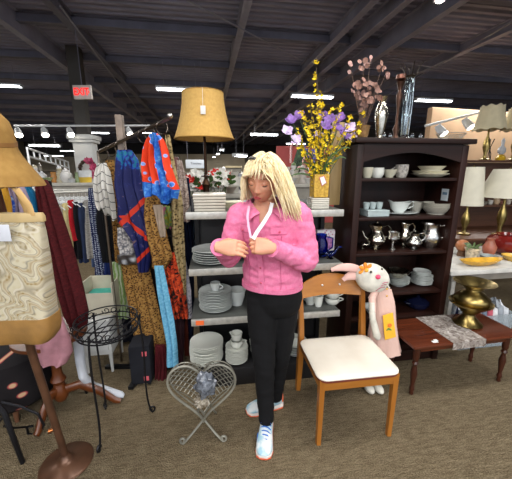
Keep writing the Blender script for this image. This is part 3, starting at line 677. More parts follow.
# on top of the bookcase
def kt(px, d): return K.px(px, d, KH+.001)
q = kt(362, .12); 
r = thing('gold_pot', 'small gold-brown pot holding the dried pink leaves on the bookcase', 'pot', q, 0)
MB().lathe([(.03, 0), (.04, .03), (.045, .07), (.05, .09), (.045, .09), (.03, .02)], 20).build('pot_body', plain('8a6a44', .3, .4, .2, 40), r)
dr = thing('dried_eucalyptus', 'dried dusky pink round leaves fanning up from the bookcase top', 'dried leaves', q+Vector((0, 0, .02)), 0)
pk = [plain('a58078', .7, 0, .15, 30), plain('8e6a5e', .7, 0, .15, 30)]
nleaf = 0
for (px, py, dn) in ((350, 70, 4), (363, 66, 5), (370, 64, 4), (382, 70, 5), (386, 76, 4), (356, 88, 7), (365, 84, 7), (373, 88, 7), (378, 96, 5), (368, 98, 7), (360, 98, 6), (364, 108, 6), (354, 96, 4), (372, 106, 5)):
    e = W(px, py, q.y+rnd.uniform(-.06, .06))-q; pts = [Vector((0, 0, .0)).lerp(e, t/8)+Vector((0, 0, .02*math.sin(PI*t/8))) for t in range(9)]
    MB().tube(pts, .0016, 5).build('twig', plain('5e4438', .7), dr)
    lb = MB()
    for j in range(dn):
        c0 = pts[-1]+Vector((rnd.uniform(-.028, .028), rnd.uniform(-.02, .02), rnd.uniform(-.035, .02))); rr_ = rnd.uniform(.012, .019); lb.at(c0, (rnd.uniform(-.6, .6)+PI/2, rnd.uniform(-.6, .6), rnd.uniform(-.9, .9))); lb.lathe([(.001, -.001), (rr_*.8, .001), (rr_, .003), (rr_*.8, .0025), (.001, .0005)], 10)
    lb.build('leaf_cluster', pk[dn % 2], dr)
q = kt(379, .1); r = thing('silver_vase', 'silver mercury glass vase with pinched neck on the bookcase top', 'vase', q, 0)
zt = W(379, 97, q.y).z-q.z
MB().lathe([(.032, 0), (.035, .008), (.022, .02), (.025, .04), (.04, zt*.45), (.044, zt*.62), (.028, zt*.8), (.02, zt*.88), (.03, zt*.97), (.034, zt), (.03, zt), (.016, zt*.88), (.02, zt*.7)], 24).build('vase_body', M['silver'], r)
q = kt(404, .12); zt = W(404, 66, q.y).z-q.z
r = thing('crystal_candle_lamp', 'tall crystal column candle holder with wire prongs on the bookcase top', 'candle holder', q, 0)
MB().lathe([(.06, 0), (.058, .012), (.03, .02), (.02, .035)], 20).build('foot', M['glass'], r)
for k_ in range(6):
    a_ = k_*PI/3; MB().tube([(.02*math.cos(a_), .02*math.sin(a_), .03), (.022*math.cos(a_+.4), .022*math.sin(a_+.4), zt*.5), (.02*math.cos(a_), .02*math.sin(a_), zt*.85)], .011, 7).build('crystal_rod', M['glass'], r)
MB().lathe([(.03, zt*.85), (.034, zt*.87), (.02, zt*.89), (.001, zt*.89)], 16).build('cup', metal('4a4440', .3), r)
for k_ in range(6):
    a_ = k_*PI/3+.3; c_, s1 = math.cos(a_), math.sin(a_); MB().tube([(.03*c_, .03*s1, zt*.87), (.045*c_, .045*s1, zt*.9), (.05*c_, .05*s1, zt*.96), (.075*c_, .075*s1, zt*1.02)], .003, 6).build('prong', metal('4a4440', .3), r)
q = kt(395, .2); zt = W(395, 75, q.y).z-q.z
r = thing('bronze_candlestick', 'slim bronze candlestick left of the crystal column on the bookcase', 'candlestick', q, 0)
MB().lathe([(.04, 0), (.04, .01), (.02, .03), (.016, .05), (.024, .08), (.012, .12), (.01, zt*.5), (.02, zt*.62), (.022, zt*.7), (.012, zt*.76), (.02, zt*.84), (.03, zt*.9)], 18).build('stick', metal('5a4238', .4), r)
MB().lathe([(.012, zt*.9), (.036, zt*.94), (.034, zt), (.001, zt*.97)], 14).build('drip_cup', metal('7a5448', .4), r)
q = kt(414, .07)
for i, px in enumerate((384, 390, 412, 420)):
    q = kt(px, .05+.02*(i % 2)); r = thing('glass_trinket', ['small clear glass trinket at the foot of the silver vase', 'small clear glass trinket left of the crystal column foot', 'low glass trinket right of the crystal column foot', 'low glass trinket farthest right of the crystal column'][i], 'trinket', q, 0)
    MB().lathe([(.014, 0), (.018, .008), (.008, .016), (.014, .026), (.001, .034)], 14).build('trinket_body', M['glass'], r); MB().ell((0, 0, .036), (.006, .006, .006), 10, 6).build('knob', M['glass'], r)
q = kt(450, .2); r = thing('wire_basket', 'low wire mesh basket at the right end of the bookcase top', 'basket', q, K.yaw)
wm = metal('b5b2aa', .35)
for z_, rr_ in ((0, .045), (.03, .07), (.055, .085)): MB().tube([(rr_*1.3*math.cos(a_/20*2*PI), rr_*math.sin(a_/20*2*PI), z_+.003) for a_ in range(20)], .0025, 5, loop=True).build('hoop', wm, r)
b = MB()
for k_ in range(28):
    a_ = k_*2*PI/28; b.tube([(.045*1.3*math.cos(a_), .045*math.sin(a_), .003), (.07*1.3*math.cos(a_+.2), .07*math.sin(a_+.2), .033), (.085*1.3*math.cos(a_+.4), .085*math.sin(a_+.4), .058)], .0015, 4)
bb = b.build('wire_mesh', wm, r)
# ------------------------------------------------------------------ wooden chair
fl, fr_, bl = G(318, 444), G(388, 435), G(301, 391)
cyaw = math.atan2(fr_.y-fl.y, fr_.x-fl.x); cw = (fr_-fl).length; cd_ = .40
C_ = Fr(fl.x, fl.y, cyaw)
r = thing('dining_chair', 'honey-coloured wooden chair with a white vinyl seat in the foreground', 'chair', C_.o, cyaw)
SH = .43
lw = .019
for x in (0, cw):
    MB().tube([(x, 0, 0), (x, 0, SH)], [(.014, .017), (.019, .023)], 4, up=(1, 1, 0)).build('front_leg', M['honey_z'], r, angle=30)
    s1 = 1 if x else -1
    b = MB(); pts = [(x-s1*.005, cd_+.05, 0), (x, cd_+.01, .25), (x, cd_, SH), (x+s1*.0, cd_+.025, .62), (x+s1*.004, cd_+.068, .83)]
    b.tube(pts, [(.017, .021), (.02, .026), (.02, .026), (.018, .022), (.015, .018)], 4, up=(1, 1, 0)); b.build('rear_leg', M['honey_z'], r, angle=30)
MB().box(.01, cw-.01, -.012, .012, SH-.065, SH-.005, .003).build('apron', M['honey'], r); MB().box(.01, cw-.01, cd_-.01, cd_+.01, SH-.065, SH-.005, .003).build('apron', M['honey'], r)
for x in (-.008, cw-.012): MB().box(x, x+.02, .01, cd_-.01, SH-.065, SH-.005, .003).build('side_rail', M['honey'], r)
def rr(x0, x1, y0, y1, rad, n=6):
    out = []
    for cx_, cy_, a0 in ((x1-rad, y1-rad, 0), (x0+rad, y1-rad, 90), (x0+rad, y0+rad, 180), (x1-rad, y0+rad, 270)):
        for i in range(n+1): a = R(a0+90*i/n); out.append((cx_+rad*math.cos(a), cy_+rad*math.sin(a)))
    return out
# seat: dark red underside edge, white padded top
def pad(b, x0, x1, y0, y1, z0, z1, rad, puff=.012):
    rs = []
    for ins, z in ((.006, z0), (0, z0+(z1-z0)*.3), (0, z0+(z1-z0)*.7), (.006, z1), (.03, z1+puff*.5), (.09, z1+puff)):
        rs.append([(x, y, z) for x, y in rr(x0+ins, x1-ins, y0+ins, y1-ins, max(rad-ins*.6, .01))])
    b.rings(rs)
b = MB(); b.slab(rr(-.022, cw+.022, -.03, cd_-.022, .055), SH-.004, SH+.006); st = b.build('seat', plain('6a2c22', .5), r)
b = MB(); pad(b, -.024, cw+.024, -.032, cd_-.02, SH+.005, SH+.02, .055, .008)
t = NT('vinyl'); v = t.coord(); t.base(t.ramp(t.noise(v, 5, 4), [(.3, 'cfc6b8'), (.7, 'ded8cc')])); t.bump(t.noise(v, 220, 2), .15, .002)
b.build('seat_pad', t.fin(.45), st)
# curved backrest board
b = MB(); n = 20; rs = []
for i in range(n+1):
    t_ = i/n; x = .012+(cw-.024)*t_; bow = .035*math.sin(PI*t_); top = .828+.03*math.sin(PI*t_)**1.3-.028*(1-math.sin(PI*t_))**2; bot = .715+.004*math.sin(PI*t_)
    y0 = cd_+.045+bow; rs.append([(x, y0-.01, bot), (x, y0+.008, bot), (x, y0+.024, (bot+top)/2), (x, y0+.034, top), (x, y0+.018, top+.002), (x, y0+.004, (bot+top)/2)])
b.rings(rs).build('backrest', M['honey'], r, angle=35)
for t_ in (.36, .66):
    o = MB().at((.012+(cw-.024)*t_, cd_+.048+.035*math.sin(PI*t_), .785), (PI/2, 0, 0)).lathe([(.007, 0), (.006, .006), (.001, .008)], 12).build('screw_cap', M['white_paint'], r)
# ------------------------------------------------------------------ bench table
p0, p1 = G(411, 394), G(498, 381); by = math.atan2(p1.y-p0.y, p1.x-p0.x); bw = (p1-p0).length; B_ = Fr(p0.x, p0.y, by); BH = .415; bd = .245
r = thing('side_table', 'low reddish brown wooden table with turned legs and a clear plastic strip', 'table', B_.o, by)
MB().box(-.07, bw+.06, -.06, bd+.06, BH-.022, BH, .008).build('tabletop', M['cherry'], r)
MB().box(0, bw, -.012, .012, BH-.075, BH-.02, .002).build('apron', M['cherry'], r); MB().box(0, bw, bd-.012, bd+.012, BH-.075, BH-.02, .002).build('apron', M['cherry'], r)
prof = [(.011, 0), (.016, .012), (.012, .03), (.019, .05), (.014, .065), (.012, .08), (.02, .14), (.023, .18), (.015, .22), (.013, .235), (.022, .25), (.014, .265), (.021, .28), (.022, .3), (.022, BH-.022)]
for x in (0, bw):
    for y in (0, bd): MB().lathe(prof, 16).build('leg', M['cherry_z'], r, loc=(x, y, 0))
t = NT('plastic'); v = t.coord(); t.base(t.ramp(t.noise(v, 30, 4, .6, 1), [(.35, '5e524c'), (.6, 'a29a94'), (.8, 'd3d0cc')])); t.bump(t.noise(v, 40, 3), .5, .004)
clo = MB().box(.22, .48, -.062, bd+.062, BH+.0005, BH+.002).box(.22, .48, -.0635, -.062, BH-.05, BH+.002).build('plastic_sheet', t.fin(.15), loc=B_.o, rz=by); tag(clo, 'crinkled clear plastic strip lying across the low brown table', 'plastic sheet')
tg = MB().box(.09, .13, -.035, -.012, BH+.0005, BH+.0022).box(.115, .14, -.02, .0, BH+.0024, BH+.003).build('price_tag', plain('d8d8d6', .6, 0, 0), loc=B_.o, rz=by); tag(tg, 'tiny white price tag lying near the front left of the low table', 'price tag')
# brass spittoon standing on an upside down one
q = B_.px(467, .15, BH)
r = thing('brass_spittoon', 'lower flared brass spittoon standing on the plastic strip of the low table', 'brass pot', (q.x, q.y, BH+.003), 0, 'brass spittoons'); r.scale = (1.12, 1.12, 1.25)
MB().lathe([(.085, 0), (.088, .006), (.07, .02), (.04, .05), (.036, .065), (.06, .09), (.095, .115), (.125, .135), (.128, .142), (.122, .14), (.09, .12), (.05, .09), (.001, .085)], 36).build('pot_body', M['brass'], r)
r = thing('brass_spittoon', 'upper brass spittoon with wide top rim stacked in the lower one', 'brass pot', (q.x+.004, q.y, BH+.003+.13), 0, 'brass spittoons'); r.scale = (1.15, 1.15, 1.05)
MB().lathe([(.05, 0), (.085, .015), (.102, .05), (.1, .08), (.07, .112), (.045, .13), (.042, .14), (.07, .165), (.115, .19), (.118, .195), (.11, .193), (.04, .15), (.038, .12), (.001, .11)], 36).build('pot_body', M['brass'], r)
# ------------------------------------------------------------------ clown bunny doll
D0 = G(373, 388); dq = Vector((D0.x, D0.y, 0))
r = thing('cloth_doll', 'tall cloth doll with pink nose, long pink ears, orange flower and yellow apron', 'doll', dq, 0)
def dz(px, py, dy=0): return W(px, py, D0.y+dy)-dq
whc = fabric('c9c6bb', .4); 
t = NT('gingham'); v = t.coord(); sx = t.sep(v); w1 = t.wave(v, 38, 0, 0, 'X'); w2 = t.wave(v, 38, 0, 0, 'Z')
t.base(t.ramp(t.math('MULTIPLY_ADD', w1, .5) if 0 else t.math('ADD', t.math('MULTIPLY', w1, .5), t.math('MULTIPLY', w2, .5)), [(.2, 'c9a096'), (.8, 'd9bcae')])); ging = t.fin(.9)
hb, ht_ = dz(381, 262), dz(374, 258)
dress = MB(); rs = []
for (px, py, wpx, dp) in ((381, 262+18, 5, .03), (383, 290+3, 9, .045), (384, 305, 11, .05), (383, 325, 13, .06), (383, 340, 15, .07), (383, 351, 17.5, .08)):
    c_ = dz(px, py); w_ = S(wpx, dq+c_); rs.append([(c_.x+w_*math.cos(a_*PI/18)*(1+.05*math.cos(a_*PI/18*9)*(py > 315)), c_.y+dp*math.sin(a_*PI/18)*(1+.06*math.cos(a_*PI/18*9)*(py > 315)), c_.z) for a_ in range(36)])
dress.rings(rs).build('dress', ging, r)
hc = dz(372, 278)
def headf(d): return 1+.06*(d.z < 0)*(-d.z)
MB().at(hc, (0, .5, 0)).ell((0, 0, 0), (S(18, dq+hc)*1.0, .075, S(14.5, dq+hc)), 24, 16).build('head', whc, r)
nz = dz(378, 277, -.072); MB().ell(nz, (.016, .013, .016), 14, 10).build('nose', plain('e0486a', .7), r)
ck = plain('d88a96', .8)
o = MB(); 
for i in range(3):
    pts = [dz(376+9*t_/8.0+i*1.6, 289-i*2.4-1.2*math.sin(PI*t_/8)-.5*t_+2, -.07+.012*abs(t_-4)/4) for t_ in range(9)]
    o.tube(pts, .0022, 6)
o.build('smile_stitching', plain('b0506a', .8), r)
b = MB(); 
for px, py in ((371, 272),): 
    e = dz(px, py, -.066); b.ell(e, (.008, .006, .01), 12, 8)
b.build('eye', plain('4a4540', .4), r)
e = dz(382, 269, -.066); MB().ell(e, (.007, .006, .008), 12, 8).build('eye', plain('4a4540', .4), r)
# ears
def ear(p0, p1, p2, wd, nm='ear'):
    pts = [p0*(1-t_)**2+p1*2*t_*(1-t_)+p2*t_*t_ for t_ in [i/10 for i in range(11)]]
    b = MB(); b.tube(pts, [(.01+wd*math.sin(PI*min(.97, i/10+.05))**.7, .009) for i in range(11)], 12, up=(0, .3, 1)); return b.build(nm, plain('cfa79e', .85, 0, .06), r)
ear(dz(363, 271), dz(348, 264), dz(331, 270), .017); ear(dz(362, 278), dz(352, 272), dz(343, 280), .02)
# orange flower
b = MB(); fc = dz(366, 270, -.035)
for k_ in range(7):
    a_ = k_*2*PI/7; b.at(fc+Vector((.03*math.cos(a_), 0, .03*math.sin(a_))), (0, -a_, 0)).ell((0, 0, 0), (.022, .008, .013), 12, 8)
b.build('flower', plain('e08a2c', .8, 0, .1), r); MB().ell(fc+Vector((0, -.01, 0)), (.015, .01, .015), 12, 8).build('flower_centre', plain('e7a53c', .8), r)
# arms, apron, feet
ar = MB().tube([dz(377, 288, -.02), dz(372, 298, -.05), dz(373, 312, -.07)], [.02, .024, .02], 12).build('sleeve', ging, r)
MB().tube([dz(372, 302, -.06), dz(372.5, 318, -.08), dz(377, 336, -.085), dz(378, 339, -.085)], [.02, .02, .025, .014], 12).build('arm', whc, r)
MB().tube([dz(389, 290, -.01), dz(392, 302, -.02), dz(392, 314, -.03)], [.016, .018, .014], 12).build('sleeve', ging, r)
a0, a1, a2, a3 = dz(383, 316, -.088), dz(393, 313, -.08), dz(396, 337, -.1), dz(385, 340, -.105)
th_ = Vector((0, .008, 0)); apron = MB().add([a0, a1, a2, a3, a0+th_, a1+th_, a2+th_, a3+th_], [(0, 1, 2, 3), (7, 6, 5, 4), (0, 4, 5, 1), (1, 5, 6, 2), (2, 6, 7, 3), (3, 7, 4, 0)]).build('apron', plain('dca62a', .85), r, smooth=False)
c_ = (a0+a1+a2+a3)/4+Vector((0, -.006, .012)); b = MB()
for k_ in range(5): b.at(c_+Vector((.009*math.cos(k_*1.26), 0, .009*math.sin(k_*1.26)))).ell((0, 0, 0), (.007, .003, .007), 8, 6)
b.build('apron_flower', plain('d8702a', .8), apron)
b = MB().at(c_+Vector((.002, 0, -.028)), (0, .5, 0)).ell((0, 0, 0), (.016, .003, .006), 10, 6).at(c_+Vector((-.01, 0, -.03)), (0, -.6, 0)).ell((0, 0, 0), (.012, .003, .005), 10, 6); b.build('apron_leaf', plain('4f7a3a', .8), apron)
b = MB()
for py in (289, 296): MB().ell(dz(387, py, -.055), (.006, .004, .006), 10, 6).build('button', plain('dca62a', .6), r)
MB().tube([dz(377+2*t_, 288-(t_ % 2)*3, -.045) for t_ in range(7)], .008, 8).build('collar', whc, r)
for px in (368, 377):
    f0 = dz(px, 386); MB().tube([(f0.x, .02, .32), (f0.x, .01, .1), (f0.x, .0, .035)], .022, 10).build('leg', whc, r)
    MB().at((f0.x-.006, -.03, .028), (0, 0, .15)).ell((0, 0, 0), (.032, .06, .027), 16, 10).build('foot', whc, r)
# ------------------------------------------------------------------ right side: table with cloth, tote, pottery, lamps
T0 = W(458, 268, 2.52); tz = T0.z; TF = Fr(W(452, 268, 2.42).x, 2.42, R(9))
r = thing('display_table', 'white topped table of pottery right of the bookcase', 'table', TF.o, TF.yaw)
MB().box(0, 1.7, 0, .75, tz-.04, tz, .006).build('tabletop', plain('c3c1bb', .5), r)
for x, y in ((.08, .7), (1.6, .05), (1.6, .7), (.08, .06)): MB().box(x-.02, x+.02, y-.02, y+.02, 0, tz-.04, .004).build('leg', M['steel'], r)
MB().box(.03, 1.67, .02, .05, tz-.1, tz-.04).build('apron', plain('77726a', .5), r)
def tp(px, d): return TF.px(px, d, tz+.001)
q = tp(480, .12); r = thing('banana_bowl', 'long yellow boat-shaped dish at the front of the pottery table', 'dish', q, TF.yaw)
b = MB(); rs = []
for rx, ry, z_, lift in ((.1, .03, 0, 0), (.17, .06, .025, .0), (.215, .075, .05, .012), (.21, .07, .05, .012), (.15, .05, .025, 0), (.05, .02, .012, 0)):
    rs.append([(rx*math.cos(a_*PI/16), ry*math.sin(a_*PI/16), z_+lift*abs(math.cos(a_*PI/16))**4) for a_ in range(32)])
b.rings(rs).build('dish_body', plain('c99a36', .3, 0, .15, 15), r)
q = tp(471, .3); r = thing('flower_pot', 'short cream pot with green leaves behind the yellow dish', 'plant pot', q, 0)
MB().lathe([(.045, 0), (.055, .06), (.06, .095), (.066, .1), (.066, .115), (.058, .115), (.05, .06), (.001, .03)], 22).build('pot_body', plain('b5a890', .4, 0, .25, 40), r)
b = MB()
for k_ in range(14):
    a_ = k_*.9; e = Vector((math.cos(a_)*rnd.uniform(.05, .09), math.sin(a_)*.06, rnd.uniform(.1, .17))); ribbon(b, [Vector((0, 0, .06)).lerp(e, t_/5)+Vector((0, 0, .02*math.sin(PI*t_/5))) for t_ in range(6)], .014)
b.build('leaves', plain('5d6f48', .6, 0, .3, 30), r)
q = tp(461, .42); o = MB().ell((0, 0, .06), (.062, .062, .06), 20, 14).build('ceramic_ball', plain('b07048', .4, 0, .15), loc=q+Vector((0, 0, .045))); tag(o, 'terracotta ball beside the bookcase\'s right side on the pottery table', 'ornament')
MB().lathe([(.04, 0), (.035, .05), (.045, .06)], 16).build('ball_stand', plain('6a4a30', .5), o, loc=(0, 0, -.045))
q = tp(506, .42); r = thing('glazed_crock', 'big glossy dark red crock at the right edge of the photo', 'crock', q, 0)
MB().lathe([(.09, 0), (.16, .04), (.19, .1), (.18, .15), (.13, .185), (.11, .19), (.115, .205), (.1, .205), (.09, .18), (.15, .1), (.001, .03)], 32).build('crock_body', plain('6a1c18', .12, 0, .15), r)
q = tp(488, .35); r = thing('clay_pot', 'terracotta-coloured narrow pot between the cream pot and the red crock', 'pot', q, 0)
MB().lathe([(.035, 0), (.055, .05), (.06, .1), (.035, .15), (.03, .17), (.036, .185), (.028, .185), (.02, .15), (.001, .1)], 20).build('pot_body', plain('a3604a', .35, 0, .15), r)
q = tp(488, .25); o = MB().lathe([(.06, 0), (.075, .045), (.07, .045), (.055, .01), (.001, .01)], 20).build('grey_bowl', plain('8b9290', .4), loc=q); tag(o, 'low grey-blue round tin right of the cream pot', 'bowl')
q = tp(512, .2); r = thing('yellow_bowl', 'yellow pottery bowl cut by the right edge of the photo', 'bowl', q, 0); bowl_mb(.09, .05).build('bowl_body', plain('c9a24a', .3, 0, .1), r)
q = tp(452+10, .6); 
# clear tote with folded cloths under the table
p = G(470, 352); r = thing('storage_tote', 'clear plastic storage box full of folded cloths under the pottery table', 'storage box', (p.x, p.y, 0), TF.yaw)
t = NT('tote'); t.base('a9b4bb'); tote = t.fin(.2, 0, Alpha=.45)
b = MB(); b.rings([[(x*k_, y*k_, z_) for x, y in ((-.095, .04), (.44, .04), (.44, .4), (-.095, .4))] for k_, z_ in ((.93, .002), (1, .3), (1.04, .3), (1.04, .31), (.985, .31), (.92, .01))]); b.build('tub', tote, r, smooth=False)
cols = ['8e949c', 'c9ccd2', '3a4a78', 'c4c0c0', '6f7a88', 'b85a68', 'cfd0d2']
for k_ in range(9):
    x = -.05+.056*k_; hk = .36+.05*rnd.random(); b = MB(); b.tube([(x, .07, .03), (x+.004, .08, .2), (x-.004, .1, hk-.04), (x, .17, hk), (x+.004, .24, hk-.05), (x, .27, .1)], [.024, .026, .026, .022, .024, .022], 10, up=(0, 1, .2))
    o = b.build('folded_cloth', fabric(cols[k_ % 7]), loc=(p.x, p.y, 0), rz=TF.yaw); tag(o, {'8e949c': 'grey', 'c9ccd2': 'pale grey', '3a4a78': 'navy blue', 'c4c0c0': 'off-white', '6f7a88': 'slate', 'b85a68': 'rose pink', 'cfd0d2': 'white'}[cols[k_ % 7]]+' cloth bundled in the clear box under the pottery table'+(', near its right end' if k_ > 5 else ''), 'cloth', 'cloths in the clear box')
# cardboard box under table left
q = G(460, 336); o = thing('cardboard_box', 'small brown cardboard box behind the low table beside the bookcase foot', 'box', (q.x-.12, q.y+.25, 0), TF.yaw)
MB().box(0, .2, 0, .2, 0, .22, .003).build('carton', plain('8a6438', .8), o); MB().box(.002, .2, .06, .14, .22, .222).build('tape', plain('a58a60', .3), o)
# shelving of wood far right, with ceramics
def shelf_unit(name, lab, O, w_, d_, hs, mat):
    r = thing(name, lab, 'shelving unit', O.o, O.yaw)
    for x in (0, w_-.03): MB().box(x, x+.03, 0, d_, 0, hs[-1]).build('side_panel', mat, r)
    for z in hs: MB().box(.03, w_-.03, 0, d_, z-.025, z, .002).build('shelf', mat, r)
    MB().box(.03, w_-.03, d_-.01, d_, 0, hs[-1]-.03).build('back_panel', mat, r)
    return r
brw = wood('4a2c1a', '6e4630', .45, 4, 'X')
q = W(466, 160, 4.6); Sx = Fr(q.x, 4.6, R(9)); hz = [.3, .62, W(480, 206, 4.6).z, W(480, 186, 4.6).z, W(485, 160, 4.6).z]
shelf_unit('ceramics_shelf', 'brown wooden shelves of small ceramics behind the white lampshades', Sx, 1.6, .35, hz, brw)
cc = [('bfb6a8', 'cream'), ('c9c5bc', 'white'), ('a07060', 'dusky pink'), ('8a8478', 'grey'), ('b49a7c', 'tan')]
prot = {}
for lvl, zname in ((2, 'lower visible'), (3, 'upper visible')):
    for i, px in enumerate(range(472, 512, 6)):
        q = Sx.px(px, .12, hz[lvl]+.001); k_ = (i*3+lvl) % 5; kind = (i+lvl) % 3
        r = thing(('ceramic_jar', 'ceramic_bowl', 'ceramic_cup')[kind], '%s ceramic %s on the %s brown shelf, %s from the left' % (cc[k_][1], ('jar', 'bowl', 'cup')[kind], zname, ['first', 'second', 'third', 'fourth', 'fifth', 'sixth', 'seventh'][i]), ('jar', 'bowl', 'cup')[kind], q, 0, 'ceramics on the brown shelves')
        pr = ([(.035, 0), (.05, .04), (.045, .08), (.03, .09), (.034, .1), (.001, .098)], [(.03, 0), (.06, .05), (.055, .05), (.001, .012)], [(.03, 0), (.04, .07), (.036, .07), (.001, .01)])[kind]
        MB().lathe(pr, 16).build('body', plain(cc[k_][0], .3), r)
        if kind == 0: MB().lathe([(.034, .1), (.01, .112), (.012, .12), (.001, .13)], 12).build('lid', plain(cc[(k_+1) % 5][0], .3), r)
# items on its top: wire ornament, yellow duck-like ornament, silver ball
q = Sx.px(488, .15, hz[4]+.001); r = thing('wire_ornament', 'dark twisted wire ornament on the brown shelves below the scalloped lampshade', 'ornament', q, 0); b = MB()
for k_ in range(5): b.tube([(.03*math.cos(k_*1.3), .03*math.sin(k_*1.3), 0), (.05*math.cos(k_*1.3+1), .03, .1), (.02*math.cos(k_*2), .02, .2), (.05*math.cos(k_*1.9+.5), .0, .32)], .006, 6)
b.build('wire_body', M['black_metal'], r); MB().lathe([(.05, 0), (.05, .01), (.001, .014)], 14).build('base', M['black_metal'], r)
q = Sx.px(500, .12, hz[4]+.001); r = thing('yellow_ornament', 'white and yellow glass ornament on top of the brown shelves', 'ornament', q, 0)
MB().lathe([(.06, 0), (.07, .04), (.04, .08), (.001, .1)], 18).build('base', plain('c8a024', .3), r); MB().lathe([(.03, .09), (.055, .13), (.05, .18), (.02, .22), (.025, .3), (.001, .34)], 18).build('glass_body', plain('b9bcc0', .15), r)
q = Sx.px(504, .05, hz[3]+.001)
# lamps
def lamp(name, lab, px, Y, ytop, ybot, wt, wb, mat, basez, scallop=0, stem=None, rzz=0):
    c_ = W(px, (ytop+ybot)/2, Y); zt, zb = W(px, ytop, Y).z, W(px, ybot, Y).z; a, b_ = S(wt, c_)/2, S(wb, c_)/2
    r = thing(name, lab, 'table lamp', (c_.x, c_.y, basez), 0); n = 48; rs = []
    for k_ in [i/8 for i in range(9)]:
        f = b_+(a-b_)*(k_ if not scallop else 1-(1-k_)**1.5); z = zb+(zt-zb)*k_-basez
        rs.append([(f*(1+.02*scallop*math.cos(8*j*2*PI/n))*math.cos(j*2*PI/n), f*(1+.02*scallop*math.cos(8*j*2*PI/n))*math.sin(j*2*PI/n), z+scallop*.012*math.cos(8*j*2*PI/n)*(abs(k_-.5)*2)**4*(1 if k_ > .5 else -1)) for j in range(n)])
    rs += [[(x*.985, y*.985, z) for x, y, z in r_] for r_ in rs[::-1]]; rs.append(rs[0])
    b = MB(); b.rings(rs, False); b.build('lamp_shade', mat, r)
    h = zb-basez
    MB().lathe([(.07, 0), (.075, .015), (.03, .03), (.02, h*.2), (.05, h*.45), (.045, h*.6), (.015, h*.8), (.01, h+.08)], 20).build('lamp_base', stem or M['brass'], r)
    MB().tube([(-a*.98, 0, zt-basez-.005), (a*.98, 0, zt-basez-.005)], .003, 6).build('spider_frame', stem or M['brass'], r)
    MB().lathe([(.006, 0), (.012, .01), (.001, .03)], 10).build('finial', stem or M['brass'], r, loc=(0, 0, zt-basez-.005))
cream = plain('cfc3a2', .8, 0, .04); wh = plain('cbc6b4', .8, 0, .03)
q = Sx.px(491, .2, hz[4]+.001)
lamp('table_lamp', 'table lamp with a cream scalloped shade high above the white lampshades', 491, 4.75, 106, 130, 20, 29, cream, hz[4]+.001, 1)
lamp('table_lamp', 'second scalloped lampshade cut by the right edge of the photo', 520, 4.75, 108, 130, 20, 29, cream, hz[4]+.001, 1)
# low table carrying the white lamps
LF = Fr(W(468, 230, 3.35).x, 3.35, R(9))
r = thing('lamp_table', 'brown wooden table carrying the white-shaded lamps right of the bookcase', 'table', LF.o, LF.yaw); lz = W(480, 238, 3.4).z
MB().box(-.1, 1.5, 0, .5, lz-.03, lz, .004).build('tabletop', brw, r)
for x in (-.06, 1.45):
    for y in (.04, .45): MB().box(x-.02, x+.02, y-.02, y+.02, 0, lz-.03).build('leg', brw, r)
lamp('table_lamp', 'table lamp with a straight white drum shade touching the bookcase\'s right edge', 471, 3.6, 167, 205, 18, 26, wh, lz+.001)
lamp('table_lamp', 'table lamp with a wide white shade cut by the photo\'s right edge', 508, 3.55, 169, 197, 27, 48, wh, lz+.001)
# ------------------------------------------------------------------ hanging cloth
def cloth(name, label, cat, rows, Y, mat, folds=4, amp=.012, th=.012, group=None, parent=None, nu=44, sub=5, lean=0.0, wob=.004, phase=None, hem=None):
    """rows: (py, left px, right px) down the piece; a closed, pleated, hollow-looking fold of cloth at its own depth"""
    c0 = W((rows[0][1]+rows[0][2])/2, rows[0][0], Y); rs = []; ph = rnd.random()*6 if phase is None else phase
    full = []
    for i in range(len(rows)-1):
        for k in range(sub):
            t = k/sub; a, b_ = rows[i], rows[i+1]; full.append([a[j]+(b_[j]-a[j])*t for j in range(3)])
    full.append(list(rows[-1])); n = len(full)
    for i, (py, xl, xr) in enumerate(full):
        yy = Y+lean*i/n; L, Rr = W(xl, py, yy), W(xr, py, yy); ring = []; t_ = i/(n-1)
        A_ = amp*(.25+.75*min(1, t_*2.2))
        for j in range(nu):
            a = 2*PI*j/nu; u = .5-.5*math.cos(a); side = -1 if j < nu/2 else 1
            dpt = side*th*abs(math.sin(a))**.6+A_*math.sin(u*folds*2*PI+ph+1.5*math.sin(t_*2+ph))+wob*math.sin(7*t_+u*5+ph*2)
            zz = -.006*math.sin(u*folds*2*PI+ph)*(i == n-1)
            if hem: zz -= hem(u)*t_**3
            u2 = u+.03*math.sin(9*t_+ph)*math.sin(PI*u); p = L.lerp(Rr, u2); ring.append((p.x-c0.x+.4*A_*math.cos(u*folds*2*PI+ph)*math.sin(a), p.y-c0.y+dpt, p.z-c0.z+zz))
        rs.append(ring)
    b = MB(); b.rings(rs); o = b.build(name, mat, parent, angle=60)
    if parent is None: o.location = c0
    else: o.location = c0-parent.location
    if cat: tag(o, label, cat, group)
    return o
def pat(fn, rough=.85, bump=.2):
    t = NT('print'); v = t.coord(scale=(1, .02, 1)); t.base(fn(t, v)); 
    if bump: t.bump(t.noise(v, 220, 2), bump, .003)
    return t.fin(rough, spec=.2)
leop = pat(lambda t, v: t.ramp(t.vor(v, 85), [(.16, '20140c'), (.32, '4a3018'), (.46, '8a6232'), (.8, 'a07c44')]))
leop2 = pat(lambda t, v: t.ramp(t.vor(v, 60), [(.18, '2c2418'), (.3, '6b5a3a'), (.5, '96845c'), (.8, 'a4936c')]))
